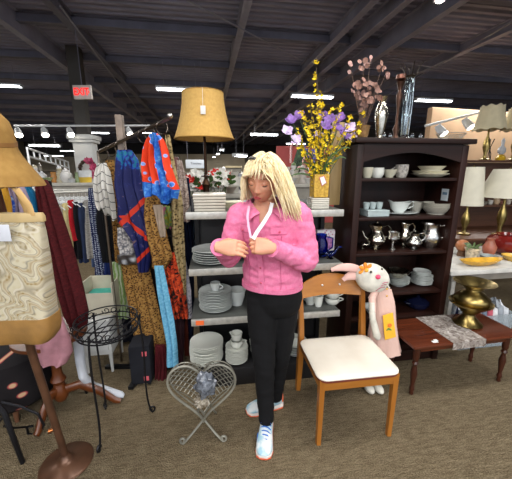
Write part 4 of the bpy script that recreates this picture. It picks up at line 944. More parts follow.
def f_orange(t, v):
    s = t.sep(v); w_ = t.math('ADD', s[2], t.math('MULTIPLY', s[0], .25)); wn = t.math('ADD', w_, t.math('MULTIPLY', t.noise(v, 9, 2), .05))
    dots = t.ramp(t.vor(v, 20), [(.22, '3e6fc4'), (.3, '8fa8dc'), (.36, 'cc3a1c'), (1, 'c8381a')])
    blue = t.ramp(t.noise(v, 34, 5, .65, .5), [(.35, '123c90'), (.52, '2a66b8'), (.66, '5c94c8')])
    low = t.ramp(wn, [(0, 'ffffff'), (1, 'ffffff')]) if 0 else None
    m1 = t.math('LESS_THAN', wn, -.275)
    xx = t.math('ADD', s[0], t.math('MULTIPLY', s[2], .14)); band = t.math('MULTIPLY', t.math('GREATER_THAN', xx, -.022), t.math('LESS_THAN', xx, .014))
    return t.mix(t.math('MAXIMUM', m1, band), dots, blue)
oscarf = pat(f_orange, .6)
def f_navy(t, v):
    s = t.sep(v); x, z = s[0], s[2]
    base = t.ramp(t.noise(v, 17, 4, .6, 1.2), [(.4, '11174a'), (.47, '16276c'), (.51, '1c3e98'), (.56, '126a74'), (.64, '1a3f8c')])
    low = t.ramp(t.noise(v, 13, 5, .6, 2), [(.56, '171c4c'), (.6, '202a66'), (.67, '8b6a3c'), (.7, '1d2658')])
    col = t.mix(t.math('LESS_THAN', z, -.12), base, low)
    a = t.math('SUBTRACT', z, t.math('MULTIPLY', x, .95)); b1 = t.math('LESS_THAN', t.math('ABSOLUTE', t.math('ADD', a, .42)), .022)
    b2 = t.math('LESS_THAN', t.math('ABSOLUTE', t.math('ADD', t.math('ADD', z, t.math('MULTIPLY', x, 1.0)), .47)), .02)
    b3 = t.math('LESS_THAN', t.math('ABSOLUTE', t.math('ADD', a, .76)), .018)
    return t.mix(t.math('MAXIMUM', t.math('MAXIMUM', b1, b3), t.math('MULTIPLY', b2, t.math('LESS_THAN', z, -.42))), col, 'b8301c')
nscarf = pat(f_navy, .55)
def f_chev(t, v):
    s = t.sep(v); zz = t.math('ADD', s[2], t.math('MULTIPLY', t.math('PINGPONG', s[0], .045), .8)); 
    l = t.math('LESS_THAN', t.math('FRACT', t.math('MULTIPLY', zz, 17)), .1)
    return t.mix(l, 'c9c6c0', '4a4a4e')
chev = pat(f_chev)
dots = pat(lambda t, v: t.ramp(t.vor(v, 62, rand=.2), [(.26, 'b5bccb'), (.34, '182248'), (1, '182248')]))
tealt = pat(lambda t, v: t.ramp(t.noise(v, 60, 4), [(.3, '4d90b4'), (.7, '7cb8d4')]), .9, .6)
ruf = pat(lambda t, v: t.ramp(t.noise(v, 28, 4, .6, 1), [(.4, '1c1414'), (.48, 'a8331a'), (.62, 'd0532a')]))
wprint = pat(lambda t, v: t.ramp(t.noise(v, 26, 4, .6, 1.5), [(.36, '6b6878'), (.46, 'b7b2bc'), (.7, 'ccc8cc')]))
tprint = pat(lambda t, v: t.ramp(t.noise(v, 40, 4, .6, 1.5), [(.36, '6d5a54'), (.5, 'a8968c'), (.7, 'c4b8ae')]))
maroon = pat(lambda t, v: t.ramp(t.noise(v, 70, 5, .7), [(.3, '300c10'), (.7, '571a1e')]), .95, .8)
sequin = pat(lambda t, v: t.ramp(t.noise(v, 70, 5, .7), [(.35, '77736e'), (.65, 'b9b5b0')]), .5)
lace = pat(lambda t, v: t.ramp(t.vor(v, 60), [(.2, 'd0ccc8'), (.5, '9d9a9c'), (.7, '6a6a70')]), .8)
def f_pais(t, v):
    # ogee medallions: contour bands of a wavy lattice, warped by noise
    nz = t.n('ShaderNodeTexNoise', Scale=7.0, Detail=3.0); t.t.links.new(v, nz.inputs['Vector'])
    sc_ = t.n('ShaderNodeVectorMath', {'operation': 'SCALE'}); t.t.links.new(nz.outputs['Color'], sc_.inputs[0]); sc_.inputs['Scale'].default_value = .10
    ad = t.n('ShaderNodeVectorMath', {'operation': 'ADD'}); t.t.links.new(v, ad.inputs[0]); t.t.links.new(sc_.outputs[0], ad.inputs[1]); q = t.sep(ad.outputs[0])
    cx_ = t.math('COSINE', t.math('MULTIPLY', q[0], 26.0)); cz_ = t.math('COSINE', t.math('MULTIPLY', q[2], 19.0)); cd2 = t.math('COSINE', t.math('ADD', t.math('MULTIPLY', q[0], 52.0), t.math('MULTIPLY', q[2], 60.0)))
    h = t.math('ADD', t.math('ADD', cx_, cz_), t.math('MULTIPLY', cd2, .35)); fr2 = t.math('FRACT', t.math('MULTIPLY', t.math('ADD', h, 3.0), 1.15))
    a = t.ramp(fr2, [(0, 'a89f84'), (.22, 'b0a890'), (.3, '5f5d54'), (.38, 'a59b80'), (.56, '7e6432'), (.68, 'a89e84'), (.86, '726850'), (.93, 'b2aa98')])
    d = t.ramp(t.vor(v, 55), [(.2, '8a744a'), (.35, 'b8af98'), (.6, 'c0b8a6')])
    return t.mix(.3, a, d)
paisley = pat(f_pais, .8, .1)
# ------------------------------------------------------------------ scarf rack
pole = G(140, 372, 0); pole = Vector((W(132, 250, 2.12).x, 2.12, 0))
r = thing('garment_rack', 'scarf stand with a worn wooden post and a slanting metal arm', 'garment rack', pole, 0)
zt = W(132, 115, 2.12).z
MB().box(-.022, .022, -.022, .022, .02, zt, .004).build('post', plain('75675c', .6, 0, .15, 20), r)
a_, b_ = W(170, 118, 1.86)-pole, W(98, 152, 2.2)-pole
arm = MB().tube([a_+Vector((.004, -.01, .01)), a_, b_], .011, 8).build('arm', metal('86796c', .35), r)
MB().ell(a_+Vector((.004, -.01, .01)), (.016, .016, .016), 12, 8).build('arm_knob', metal('b9b7b2', .3), arm)
MB().tube([b_, b_+Vector((-.0, -.0, -.5)), Vector((b_.x, b_.y, -pole.z+.0+.012))], .009, 8).build('rear_leg', metal('86796c', .35), r)
MB().box(-.3, .3, -.02, .02, 0, .025, .004).box(-.02, .02, -.25, .25, 0, .025, .004).build('foot', M['black_metal'], r)
def armpt(px):
    t = (px-170)/(98-170); return pole+a_.lerp(b_, t)
for i, (px, lab) in enumerate(((104, 'above the white chevron scarf'), (113, 'between the white chevron and the navy scarf'), (122, 'above the navy and teal scarf'), (146, 'left above the orange and blue scarf'), (152, 'holding the orange and blue scarf'), (163, 'right above the orange and blue scarf'))):
    p = armpt(px); o = MB().tube([(.034*math.cos(k*2*PI/24), .006*math.sin(k*PI/6), -.034+.036*math.sin(k*2*PI/24)) for k in range(24)], .003, 6, loop=True).build('scarf_ring', metal('6f675f', .3), loc=p)
    tag(o, 'metal scarf ring on the slanting arm '+lab, 'ring', 'scarf rings')
CL = cloth
CL('scarf', 'orange scarf with blue flowers and a bright blue border, highest on the scarf stand', 'scarf', [(133, 152, 157), (140, 146, 164), (150, 143, 168), (165, 141, 171), (178, 141, 175), (188, 141, 179), (196, 143, 177)], 1.86, oscarf, 4, .02, .014, hem=lambda u: .055*math.exp(-((u-.72)/.16)**2)+.012*math.sin(u*14))
CL('scarf', 'navy and teal silk scarf with broad red border stripes', 'scarf', [(150, 117, 131), (160, 115, 138), (185, 114, 142), (205, 117, 150), (222, 117, 156), (240, 131, 150), (258, 136, 151), (272, 139, 148)], 2.0, nscarf, 3, .015, .014)
CL('scarf', 'white scarf with thin grey chevron lines, leftmost on the scarf stand', 'scarf', [(163, 99, 106), (172, 95, 110), (190, 93, 112), (205, 95, 114), (212, 98, 115)], 2.1, chev, 4, .018, .014, hem=lambda u: -.04+.09*u+.02*math.sin(u*16))
CL('scarf', 'narrow brown patterned scarf between the white chevron and navy scarves', 'scarf', [(160, 105, 114), (190, 108, 117), (225, 112, 121), (262, 115, 123)], 2.2, leop, 2, .008, .01)
CL('leopard_blouse', 'brown and gold leopard print top flaring out below the orange scarf', 'top', [(192, 146, 158), (215, 144, 163), (240, 147, 168), (258, 151, 172), (268, 152, 166)], 1.98, leop, 3, .012, .014)
r_ = CL('leopard_trousers', 'long brown leopard print trousers hanging below the navy scarf', 'trousers', [(262, 120, 148), (285, 124, 153), (315, 130, 160), (340, 133, 166), (354, 136, 169)], 2.08, leop, 3, .016, .016)
o = CL('sequin_belt', 'grey metallic waistband at the top of the leopard trousers', 'belt', [(255, 117, 137), (264, 118, 138)], 2.03, metal('8c8c8e', .4), 2, .004, .01)
CL('lace_blouse', 'pale crinkled lace blouse hanging above the grey waistband', 'blouse', [(228, 117, 131), (242, 117, 134), (256, 119, 135)], 2.07, lace, 3, .01, .012)
CL('towel', 'long light blue fluffy towel hanging down to the heart wire basket', 'towel', [(266, 154, 163), (290, 157, 168), (320, 162, 174), (345, 166, 177), (366, 166, 178)], 1.93, tealt, 2, .012, .013)
CL('ruffle_scarf', 'black scarf with orange-red ruffles beside the blue towel', 'scarf', [(252, 163, 174), (275, 164, 180), (300, 168, 186), (318, 174, 188)], 2.02, ruf, 4, .018, .012)
CL('khaki_scarf', 'long khaki leopard scarf right of the orange scarf', 'scarf', [(135, 165, 170), (160, 168, 174), (200, 171, 182), (240, 172, 184), (272, 177, 186), (300, 180, 186)], 2.04, leop2, 2, .01, .012)
CL('print_blouse', 'white and violet print blouse hanging low beside the shelf unit', 'blouse', [(262, 180, 186), (290, 182, 191), (318, 185, 192)], 2.14, wprint, 2, .01, .012)
CL('navy_dress', 'dark navy dress hanging directly left of the shelf unit', 'dress', [(178, 181, 189), (215, 181, 192), (250, 184, 193), (300, 186, 194), (345, 182, 193)], 2.32, fabric('151b34'), 3, .014, .016)
CL('denim_top', 'faded blue top between the navy dress and the shelf unit', 'top', [(200, 187, 194), (225, 187, 195), (262, 189, 196)], 2.45, fabric('7f93ac'), 2, .01, .012)
CL('taupe_blouse', 'taupe and white print blouse on a hanger right of the khaki scarf', 'blouse', [(160, 177, 182), (175, 177, 186), (200, 178, 189), (222, 180, 190)], 2.2, tprint, 2, .01, .012)
CL('maroon_skirt', 'very dark plum skirt hanging behind the blue towel', 'skirt', [(300, 168, 184), (340, 170, 184), (364, 172, 183)], 2.14, fabric('2c161c'), 3, .012, .014)
CL('beige_scarf', 'plain beige scarf under the end of the orange scarf', 'scarf', [(205, 153, 163), (225, 157, 165), (237, 160, 166)], 1.93, fabric('988878'), 2, .006, .01)
CL('yellow_scarf', 'small bunch of yellow and pink cloth behind the beige scarf', 'scarf', [(206, 162, 170), (216, 163, 172), (228, 165, 172)], 2.1, pat(lambda t, v: t.ramp(t.noise(v, 30, 2), [(.4, 'a8a23c'), (.55, '6f9a62'), (.65, 'b2627c')])), 2, .01, .01)
for i_, (rows_, Yd, c_, nm_) in enumerate((([(190, 120, 136), (230, 118, 138), (290, 116, 136), (340, 118, 134)], 2.5, '1d1f2c', 'blackish blue'), ([(175, 140, 158), (230, 138, 160), (300, 136, 162), (345, 138, 160)], 2.45, '2a2220', 'dark brown'), ([(165, 158, 176), (230, 158, 178), (300, 160, 182), (350, 160, 182)], 2.5, '1b1a20', 'black'), ([(230, 100, 114), (300, 104, 116), (330, 106, 116)], 2.75, '26303f', 'slate'))):  # dark cloths added to fill the dark gaps between the garments
    CL('backcloth', nm_+' coat added to fill the dark gaps behind the scarves', 'backcloth', rows_, Yd, fabric(c_), 3, .02, .03, group=None)
p = W(176, 157, 2.3); b0 = MB().box(-.02, .02, -.02, .02, 0, p.z-.0, .004).build('wooden_post', wood('4a1c14', '6c2c20', .4, 4, 'Z'), loc=(p.x, p.y, 0)); tag(b0, 'dark red wooden post standing right of the khaki scarf', 'post')
q0, q1 = W(178, 158, 2.18), W(183, 153, 2.16)
CL('black_skirt', 'black skirt hanging behind the trousers in the dark of the rack', 'skirt', [(250, 112, 130), (290, 116, 132), (300, 118, 134)], 2.35, fabric('17171a'), 3, .012, .014) if 0 else None
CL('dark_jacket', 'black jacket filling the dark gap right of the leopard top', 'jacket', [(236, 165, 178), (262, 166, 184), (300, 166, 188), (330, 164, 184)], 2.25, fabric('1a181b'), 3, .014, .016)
# suitcase and dark red cloth on the floor
q = G(142, 387); r = thing('suitcase', 'black soft suitcase with small red badges on the floor under the leopard trousers', 'suitcase', (q.x, q.y, 0), R(8))
MB().box(-.075, .075, 0, .25, .02, .33, .02).build('case', fabric('1b1c22', .3), r)
for x in (-.05, .05): MB().box(x-.012, x+.012, .02, .06, 0, .02, .004).build('wheel', M['black'], r)
for z in (.07, .27): MB().box(.02, .055, -.004, .0, z-.018, z+.018, .003).build('badge', plain('b8505a', .5, 0, 0), r)
q = G(160, 388); MB0 = cloth('red_dress', 'dark red dress hem hanging to the floor beside the suitcase', 'dress', [(345, 155, 165), (365, 155, 167), (386, 155, 166)], 1.99, fabric('4a1218'), 3, .012, .014)
# wooden hanger bits near floor left of heart basket
# ------------------------------------------------------------------ rail of clothes behind (left)
ra, rb_ = W(40, 193, 2.9), W(116, 190, 3.25)
r = thing('garment_rail', 'steel clothes rail crowded with hangers behind the maroon cardigan', 'clothes rail', (ra.x, ra.y, 0), math.atan2(rb_.y-ra.y, rb_.x-ra.x)); L = math.hypot(rb_.y-ra.y, rb_.x-ra.x)
MB().tube([(-.5, 0, ra.z), (L, 0, ra.z)], .014, 8).build('rail', M['steel'], r)
for x in (-.45, L-.02):
    MB().tube([(x, 0, .03), (x, 0, ra.z)], .013, 8).build('upright', M['steel'], r); MB().box(x-.02, x+.02, -.25, .25, 0, .03, .005).build('foot', M['steel'], r)
GAR = [(56, 63, 'b9b2a4', 'oatmeal', 205, 262, None), (62, 69, 'c4b684', 'cream yellow', 203, 255, None), (68, 73, 'b01c28', 'bright red', 200, 240, None), (72, 78, '1a1a1f', 'black', 202, 258, None), (77, 84, '2b3550', 'dark navy', 203, 262, None), (82, 90, '8f8c88', 'grey sequinned', 200, 258, 's'), (90, 95, '5b6f94', 'blue denim', 200, 266, None)]
for i, (xl, xr, c_, nm, y0, y1, sp_) in enumerate(GAR):
    Yg = 2.95+.045*i
    cloth('shirt', nm+' shirt hanging on the clothes rail behind the maroon cardigan', 'shirt', [(y0, (xl+xr)/2-1, (xl+xr)/2+1.5), (y0+6, xl-1, xr), (y0+25, xl, xr+1), (y1, xl+2, xr+4)], Yg, sequin if sp_ else fabric(c_), 2, .02, .03, group='shirts on the clothes rail')
    p = W((xl+xr)/2, y0, Yg); zr = ra.z
    h = thing('clothes_hanger', 'white clothes hanger carrying the '+nm+' shirt', 'hanger', p, 0, 'hangers on the clothes rail')
    MB().tube([(0, 0, -.01), (0, 0, zr-p.z-.02), (.012, 0, zr-p.z+.01), (0, 0, zr-p.z+.018), (-.012, 0, zr-p.z+.012)], .0025, 6).build('hook', M['steel'], h)
    MB().tube([(-.05, 0, -.05), (0, 0, -.008), (.05, 0, -.05)], .006, 6).build('arms', M['housing'], h)
cloth('black_blouse', 'black top with a dull gold ornament, in front of the clothes rail', 'top', [(203, 98, 108), (215, 96, 118), (240, 98, 120), (262, 102, 118)], 2.45, fabric('131316'), 3, .014, .018)
cloth('polka_dress', 'navy dress with white polka dots in front of the clothes rail', 'dress', [(188, 89, 95), (205, 89, 99), (235, 92, 106), (265, 95, 112), (290, 96, 112)], 2.5, dots, 3, .014, .018)
cloth('blue_blouse', 'deep blue blouse at the hem of the black top', 'blouse', [(250, 104, 118), (275, 104, 119), (284, 106, 116)], 2.46, fabric('1a2a5c'), 3, .012, .014)
cloth('cardigan', 'fuzzy dark maroon cardigan hanging right of the paisley bag', 'cardigan', [(180, 38, 46), (188, 36, 51), (215, 41, 60), (250, 51, 71), (290, 59, 82), (312, 64, 87), (325, 72, 86)], 1.72, maroon, 3, .02, .03)
cloth('lavender_shirt', 'pale lavender shirt behind the straps of the paisley bag', 'shirt', [(184, 12, 20), (190, 10, 24), (205, 14, 30), (225, 16, 36), (300, 20, 44)], 1.62, fabric('a090a4'), 3, .015, .02)
cloth('blue_shirt', 'turquoise blue shirt between the lavender shirt and the maroon cardigan', 'shirt', [(185, 23, 27), (192, 23, 32), (215, 30, 41), (250, 34, 48), (300, 36, 56)], 1.7, fabric('1f6f9c'), 3, .015, .02)
cloth('mustard_scarf', 'mustard and brown scarf at the left edge behind the bag strap', 'scarf', [(178, -8, 6), (200, -8, 8), (230, -8, 10)], 1.5, pat(lambda t, v: t.ramp(t.wave(v, 8, 3, 2, 'X'), [(.3, '7a4e1c'), (.6, 'b8882c')])), 2, .015, .015)
cloth('cobalt_scarf', 'small bright blue and white scarf between mustard scarf and bag strap', 'scarf', [(196, 6, 11), (208, 6, 13), (230, 8, 14)], 1.55, pat(lambda t, v: t.ramp(t.noise(v, 30, 2), [(.45, '2346a0'), (.6, 'a8b6cc')])), 2, .01, .01)
p = W(38, 186, 1.74)
r = thing('clothes_rail', 'dark clothes rail hidden behind the bag, holding cardigan and shirts', 'clothes rail', (0, 0, 0), 0)
ja, jb = W(-6, 184, 1.55), W(46, 181, 1.76); MB().tube([ja, jb], .01, 8).build('rail', M['black_metal'], r)
for j in (ja, jb): MB().tube([(j.x, j.y+.03, j.z), (j.x, j.y+.08, .0)], .01, 8).build('upright', M['black_metal'], r)
# ------------------------------------------------------------------ hat stand, hat and bag
HY = 1.15; base = G(67, 463); hc = W(-16, 149, HY)
r = thing('hat_stand', 'brown metal stand with an oval base carrying the sun hat and the bag', 'hat stand', (base.x, base.y, 0), 0)
brz = plain('5c4030', .3, .4, .15, 10)
MB().lathe([(.125, 0), (.13, .006), (.12, .016), (.05, .026), (.028, .04), (.02, .06), (.001, .06)], 32).build('base', brz, r)
w1, w2 = W(31, 350, 1.24)-base, W(6, 225, 1.2)-base
MB().tube([(0, 0, .04), w1, w2, hc-base+Vector((0, 0, .06))], [.018, .018, .016, .012], 12).build('pole', brz, r)
p = (Vector((0, 0, .04))).lerp(w1, .3); MB().tube([p, p+Vector((-.03, -.02, .0))], [.008, .012], 10).build('screw_knob', metal('a5673c', .3), r)
MB().tube([w2+Vector((-.09, .0, .02)), w2+Vector((.09, .0, .02))], .008, 8).build('peg', brz, r)
# hat
t = NT('felt'); v = t.coord(); t.base(t.ramp(t.noise(v, 30, 4), [(.3, '8c6a38'), (.7, '9c7a44')])); t.bump(t.noise(v, 300, 2), .25, .002); felt = t.fin(.9, spec=.2)
hr = thing('sun_hat', 'wide-brimmed floppy tan sun hat at the left edge of the photo', 'hat', hc, 0)
def pxr(w_): return S(w_, hc)
rs = []; n = 64
pf = [(.001, 40, 0), (8, 39.5, 0), (16, 36, 0), (22, 29, 0), (25, 20, 0), (26.5, 10, 0), (27.5, 2, 0), (31, -4, .4), (36, -11, .8), (41, -18, 1), (46, -25, 1), (49, -31, 1), (48.5, -31.5, 1), (45, -25, 1), (40, -17, 1), (34, -9, .7), (28, -2, .2), (25, 4, 0), (24, 18, 0), (18, 30, 0), (8, 36, 0), (.001, 37, 0)]
for w_, h_, k_ in pf:
    rs.append([(pxr(w_)*math.cos(j*2*PI/n)*(1+.03*k_*math.sin(3*j*2*PI/n+1)), pxr(w_)*math.sin(j*2*PI/n)*(1+.03*k_*math.sin(3*j*2*PI/n+1)), pxr(h_)+pxr(3.2)*k_*math.sin(2*j*2*PI/n+2.6)) for j in range(n)])
MB().rings(rs).build('hat_body', felt, hr); hr.rotation_euler = (R(6), R(9), 0)
MB().lathe([(pxr(26.6), pxr(5)), (pxr(27.4), pxr(6)), (pxr(26.9), pxr(10)), (pxr(26.2), pxr(10))], 48, cap=False).build('hat_band', plain('7a5424', .8), hr)
# bag
bc = W(18, 270, 1.1); br = thing('shoulder_bag', 'large cream and grey paisley tote bag with a tan base and straps', 'bag', bc, 0)
def bw_(px, py, dy=0): return W(px, py, 1.1+dy)-bc
def bagrings(rows, ins=0):
    rs = []
    for (py, xl, xr, tk) in rows:
        L, Rr = bw_(xl, py), bw_(xr, py); ring = []
        for j in range(40):
            a = 2*PI*j/40; cx_, sy_ = math.cos(a), math.sin(a)
            u = .5+.5*math.copysign(abs(cx_)**.4, cx_); d = math.copysign(abs(sy_)**.5, sy_)*tk
            p = L.lerp(Rr, u); ring.append((p.x, p.y+d+.006*math.sin(u*14+py*.03), p.z))
        rs.append(ring)
    return rs
body = MB().rings(bagrings([(221, -40, 42, .015), (232, -41, 43, .035), (260, -42, 47, .05), (288, -43, 51, .06), (314, -44, 55, .065)])).build('bag_body', paisley, br)
tan = plain('8a6634', .6, 0, .12, 12, .2, 120)
MB().rings(bagrings([(313, -45, 56, .067), (324, -46, 58, .068), (332, -45, 57, .065), (338, -40, 53, .05)])).build('bag_base', tan, br)
MB().rings(bagrings([(213, -40, 41, .018), (216, -40, 43, .02), (221.5, -40, 44, .019)])).build('top_trim', plain('b29a6c', .6, 0, .1), br)
for s1, xx, yy, dd in ((0, 39, 212, -.012), (1, 36, 214, .03)):
    b = MB(); pts = [bw_(xx-7, yy+4, dd), bw_(xx-10, yy-6, dd), bw_(17, 190, dd), bw_(6, 184, dd), bw_(-8, 188, dd), bw_(-20, 214, dd)]
    b.tube(pts, [(.013, .004)]*6, 8, up=(.8, 0, -.5)); b.build('strap', plain('ab8a56', .6, 0, .12), br)
o = MB().box(-.03, .03, -.002, 0, -.03, .03, .001).build('price_tag', plain('c3c6cf', .6, 0, .02), br, loc=bw_(2, 233, -.065)); 
# ------------------------------------------------------------------ wooden pedestal table with pink cloth, floral stool, iron chair
pc = G(64, 412); r = thing('pedestal_table', 'orange-brown turned wooden pedestal with curved legs behind the hat stand pole', 'table', (pc.x, pc.y, 0), 0)
MB().lathe([(.03, .1), (.045, .13), (.05, .17), (.035, .2), (.03, .22), (.045, .25), (.03, .28), (.026, .34), (.035, .42), (.03, .5), (.03, .56)], 22).build('column', M['orange_wood'], r)
for k_, (dx, dy) in enumerate(((.34, .08), (-.04, -.2), (-.24, .2))):
    MB().tube([(dx*.1, dy*.1, .17), (dx*.35, dy*.35, .19), (dx*.65, dy*.65, .12), (dx*.9, dy*.9, .03), (dx, dy, .018)], [(.03, .02), (.034, .02), (.028, .02), (.022, .018), (.02, .018)], 10, up=(0, 0, 1)).build('leg', M['orange_wood'], r)
MB().slab([(.2*math.cos(k*PI/16), .2*math.sin(k*PI/16)) for k in range(32)], .56, .58).build('tabletop', M['orange_wood'], r)
cloth('pink_cloth', 'folded dusty pink cloth hanging over the pedestal table below the bag', 'cloth', [(318, 30, 62), (335, 34, 70), (352, 38, 72), (364, 40, 66)], 1.5, fabric('ae7c86', .5), 2, .01, .03)
fl_ = pat(lambda t, v: t.ramp(t.vor(v, 13), [(.14, 'b89a78'), (.2, 'a04a4a'), (.27, '1a1719'), (1, '141114')]))
q = G(5, 418); r = thing('floral_stool', 'round stool upholstered in black cloth with pale flowers under the bag', 'stool', (q.x, q.y+.12, 0), 0)
MB().lathe([(.22, .1), (.25, .13), (.26, .3), (.25, .42), (.2, .45), (.001, .46)], 32).build('cushion', fl_, r)
for k_ in range(4): MB().tube([(.16*math.cos(k_*PI/2+.6), .16*math.sin(k_*PI/2+.6), .11), (.18*math.cos(k_*PI/2+.6), .18*math.sin(k_*PI/2+.6), 0)], [.02, .012], 10).build('leg', M['walnut'], r)
def scroll(c, r0, turns, a0, ax, n=26, sgn=1):
    ax = Vector(ax); out = []
    for i in range(n):
        t = i/(n-1); a = a0+sgn*turns*2*PI*t; rr_ = r0*(1-.8*t); out.append(Vector(c)+ax*rr_*math.cos(a)+Vector((0, 0, 1))*rr_*math.sin(a))
    return out
q = G(25, 462); iron = plain('26262a', .4, .7, .1)
r = thing('iron_stand', 'black wrought iron stand with scrolls in the bottom left corner', 'iron stand', (q.x, q.y, 0), 0)
def iq(px, py, Y): return W(px, py, Y)-Vector((q.x, q.y, 0))
MB().tube([iq(-12, 395, 1.32), iq(4, 412, 1.32), iq(14, 440, 1.29), iq(24, 466, q.y)], [.014, .014, .013, .012], 8).build('leg', iron, r)
MB().tube([iq(2, 402, 1.5), iq(20, 406, 1.5), iq(38, 414, 1.5), iq(44, 425, 1.5), iq(38, 435, 1.5), iq(28, 434, 1.5), iq(27, 427, 1.5), iq(33, 426, 1.5)], .007, 8).build('scroll', iron, r)
MB().tube([iq(4, 426, 1.34), iq(14, 428, 1.38), iq(26, 427, 1.5)], .006, 8).build('crossbar', iron, r)
MB().tube([iq(-14, 440, 1.3), iq(0, 420, 1.32), iq(6, 415, 1.32)], .008, 8).build('brace', iron, r)
# ------------------------------------------------------------------ white low table and cream box
q = G(97, 372); r = thing('white_cabinet', 'small white painted cabinet beneath the cream box', 'cabinet', (W(96, 345, 2.05).x, 2.05, 0), R(8)); zc = W(96, 322, 2.05).z
MB().box(-.11, .11, 0, .3, .16, zc, .006).build('cabinet_body', M['white_paint'], r)
MB().box(-.09, .09, -.012, 0, .2, zc-.04, .004).build('door', M['white_paint'], r); MB().ell((.07, -.02, .33), (.01, .01, .01), 10, 8).build('knob', M['steel'], r)
for x in (-.09, .09):
    for y in (.02, .28): MB().tube([(x, y, .17), (x, y, 0)], [.016, .01], 8).build('leg', M['white_paint'], r)
q = G(116, 400); r = thing('stocking_form', 'white leg-shaped form with its foot pointing right on the carpet', 'display form', (q.x, q.y, 0), 0)
f = lambda px, py, Y: W(px, py, Y)-Vector((q.x, q.y, 0))
MB().tube([f(78, 338, 1.72), f(80, 360, 1.7), f(83, 376, 1.68), f(92, 386, q.y), f(108, 391, q.y), f(121, 395, q.y), f(124, 396, q.y)], [.03, .028, .026, .028, .026, .024, .012], 14).build('leg_form', fabric('b4b8c0', .2, .05), r)
q = Vector((W(100, 322, 2.15).x, 2.15, zc+.002)); r = thing('cream_box', 'cream open box with a turquoise lining on the white cabinet', 'box', q, R(5)); hb = W(100, 284, 2.15).z-q.z; crm = plain('c3bca8', .6, 0, .05)
for nm, bx in (('side', (-.12, -.11, 0, .2)), ('side', (.11, .12, 0, .2)), ('side', (-.11, .11, 0, .01)), ('side', (-.11, .11, .19, .2))): MB().box(bx[0], bx[1], bx[2], bx[3], 0, hb*(.7 if bx[2] == 0 and bx[3] == .01 else 1), .002).build(nm, crm, r)
MB().box(-.11, .11, .01, .19, 0, .01).build('bottom', crm, r); MB().box(-.1, .1, .02, .18, .01, hb*.62, .02).build('lining', fabric('4aa596'), r)
cloth('green_sheet', 'pale green leafy sheet hanging right of the cream box', 'sheet', [(262, 112, 124), (290, 114, 127), (318, 116, 129)], 2.3, pat(lambda t, v: t.ramp(t.wave(v, 12, 6, 3, 'X'), [(.3, '7f9a5a'), (.6, 'a9bc8c'), (.8, 'b9c4a8')])), 2, .01, .012)
# ------------------------------------------------------------------ wire plant stand
wc = Vector((-.86, 1.58, 0)); r = thing('plant_stand', 'black wire plant stand with a round scroll-edged basket top', 'plant stand', wc, 0)
zt_ = W(105, 318, 1.58).z; rad = .165; bw2 = iron
feet = [G(100, 452)-wc, G(152, 413)-wc, G(106, 410)-wc]
for nm, (rr_, z_) in zip(('rim', 'hoop', 'hoop', 'hoop'), ((1, zt_), (1.06, zt_-.045), (.98, zt_-.075), (.6, zt_-.1))):
    MB().tube([(rad*rr_*math.cos(k*PI/16), rad*rr_*math.sin(k*PI/16), z_) for k in range(32)], .0045, 6, loop=True).build(nm, bw2, r)
b = MB()
for k in range(-3, 4):
    h_ = math.sqrt(1-(k/4.2)**2)*rad*.9; b.tube([(k/4.2*rad, -h_, zt_-.085), (k/4.2*rad, h_, zt_-.085)], .003, 5)
b.build('basket_floor', bw2, r)
for k in range(8):
    a = k*PI/4+.2; t_ = (-math.sin(a), math.cos(a), 0); c_ = (rad*1.03*math.cos(a), rad*1.03*math.sin(a), zt_-.03)
    MB().tube(scroll(c_, .03, 1.2, PI, t_), .003, 5).build('scroll', bw2, r)
    MB().tube(scroll((c_[0]+t_[0]*.05, c_[1]+t_[1]*.05, c_[2]), .024, 1.2, 0, t_, sgn=-1), .003, 5).build('scroll', bw2, r)
for ft in feet:
    d = ft.normalized(); s0 = Vector((d.x*rad, d.y*rad, zt_-.02)); mid = Vector((d.x*rad*1.25, d.y*rad*1.25, zt_*.62)); lo = Vector((d.x*rad*.75, d.y*rad*.75, .22)); e = Vector((ft.x, ft.y, .012))
    pts = []
    ctrl = [s0, mid, lo.lerp(e, .3), e]
    for i in range(15):
        t = i/14; pts.append(ctrl[0]*(1-t)**3+ctrl[1]*3*t*(1-t)**2+ctrl[2]*3*t*t*(1-t)+ctrl[3]*t**3)
    lg = MB().tube(pts, .006, 8).build('leg', bw2, r); MB().tube(scroll(e+Vector((0, 0, .02)), .024, 1.1, -PI/2, (d.x, d.y, 0)), .006, 6).build('foot_scroll', bw2, lg)
# ------------------------------------------------------------------ heart-shaped wire basket
hc_ = G(203, 432); hy = 1.5; r = thing('heart_wire_basket', 'pale heart-shaped wire lattice basket on curled feet in front of the shelves', 'wire basket', (W(203, 400, hy).x, hy, 0), R(4)); wr = plain('8d8b80', .4, .5, .15)
zb_ = W(200, 419, hy).z; ztp = W(200, 363, hy).z; hw = S(33, W(203, 390, hy)); H_ = ztp-zb_
def heart(t):  # t 0..1 outline in x,z
    a = t*2*PI; x = 16*math.sin(a)**3; z = 13*math.cos(a)-5*math.cos(2*a)-2*math.cos(3*a)-math.cos(4*a)
    return (x/16*hw, zb_+(z+17)/29*H_*1.0)
def bowly(x, z): 
    k = max(0, 1-((x/hw)**2+((z-(zb_+H_*.55))/(H_*.55))**2)); return .1*k
b = MB(); b.tube([(heart(i/60)[0], -.02, heart(i/60)[1]) for i in range(60)], .007, 8, loop=True); b.build('rim', wr, r)
b = MB(); b.tube([(heart(i/60)[0]*.97, .015, heart(i/60)[1]*.98+.008) for i in range(60)], .004, 6, loop=True); b.build('back_hoop', wr, r)
def inside(x, z):
    P_ = [heart(i/60) for i in range(60)]; c = False
    for i in range(60):
        (x1, z1), (x2, z2) = P_[i], P_[(i+1) % 60]
        if (z1 > z) != (z2 > z) and x < (x2-x1)*(z-z1)/(z2-z1)+x1: c = not c
    return c
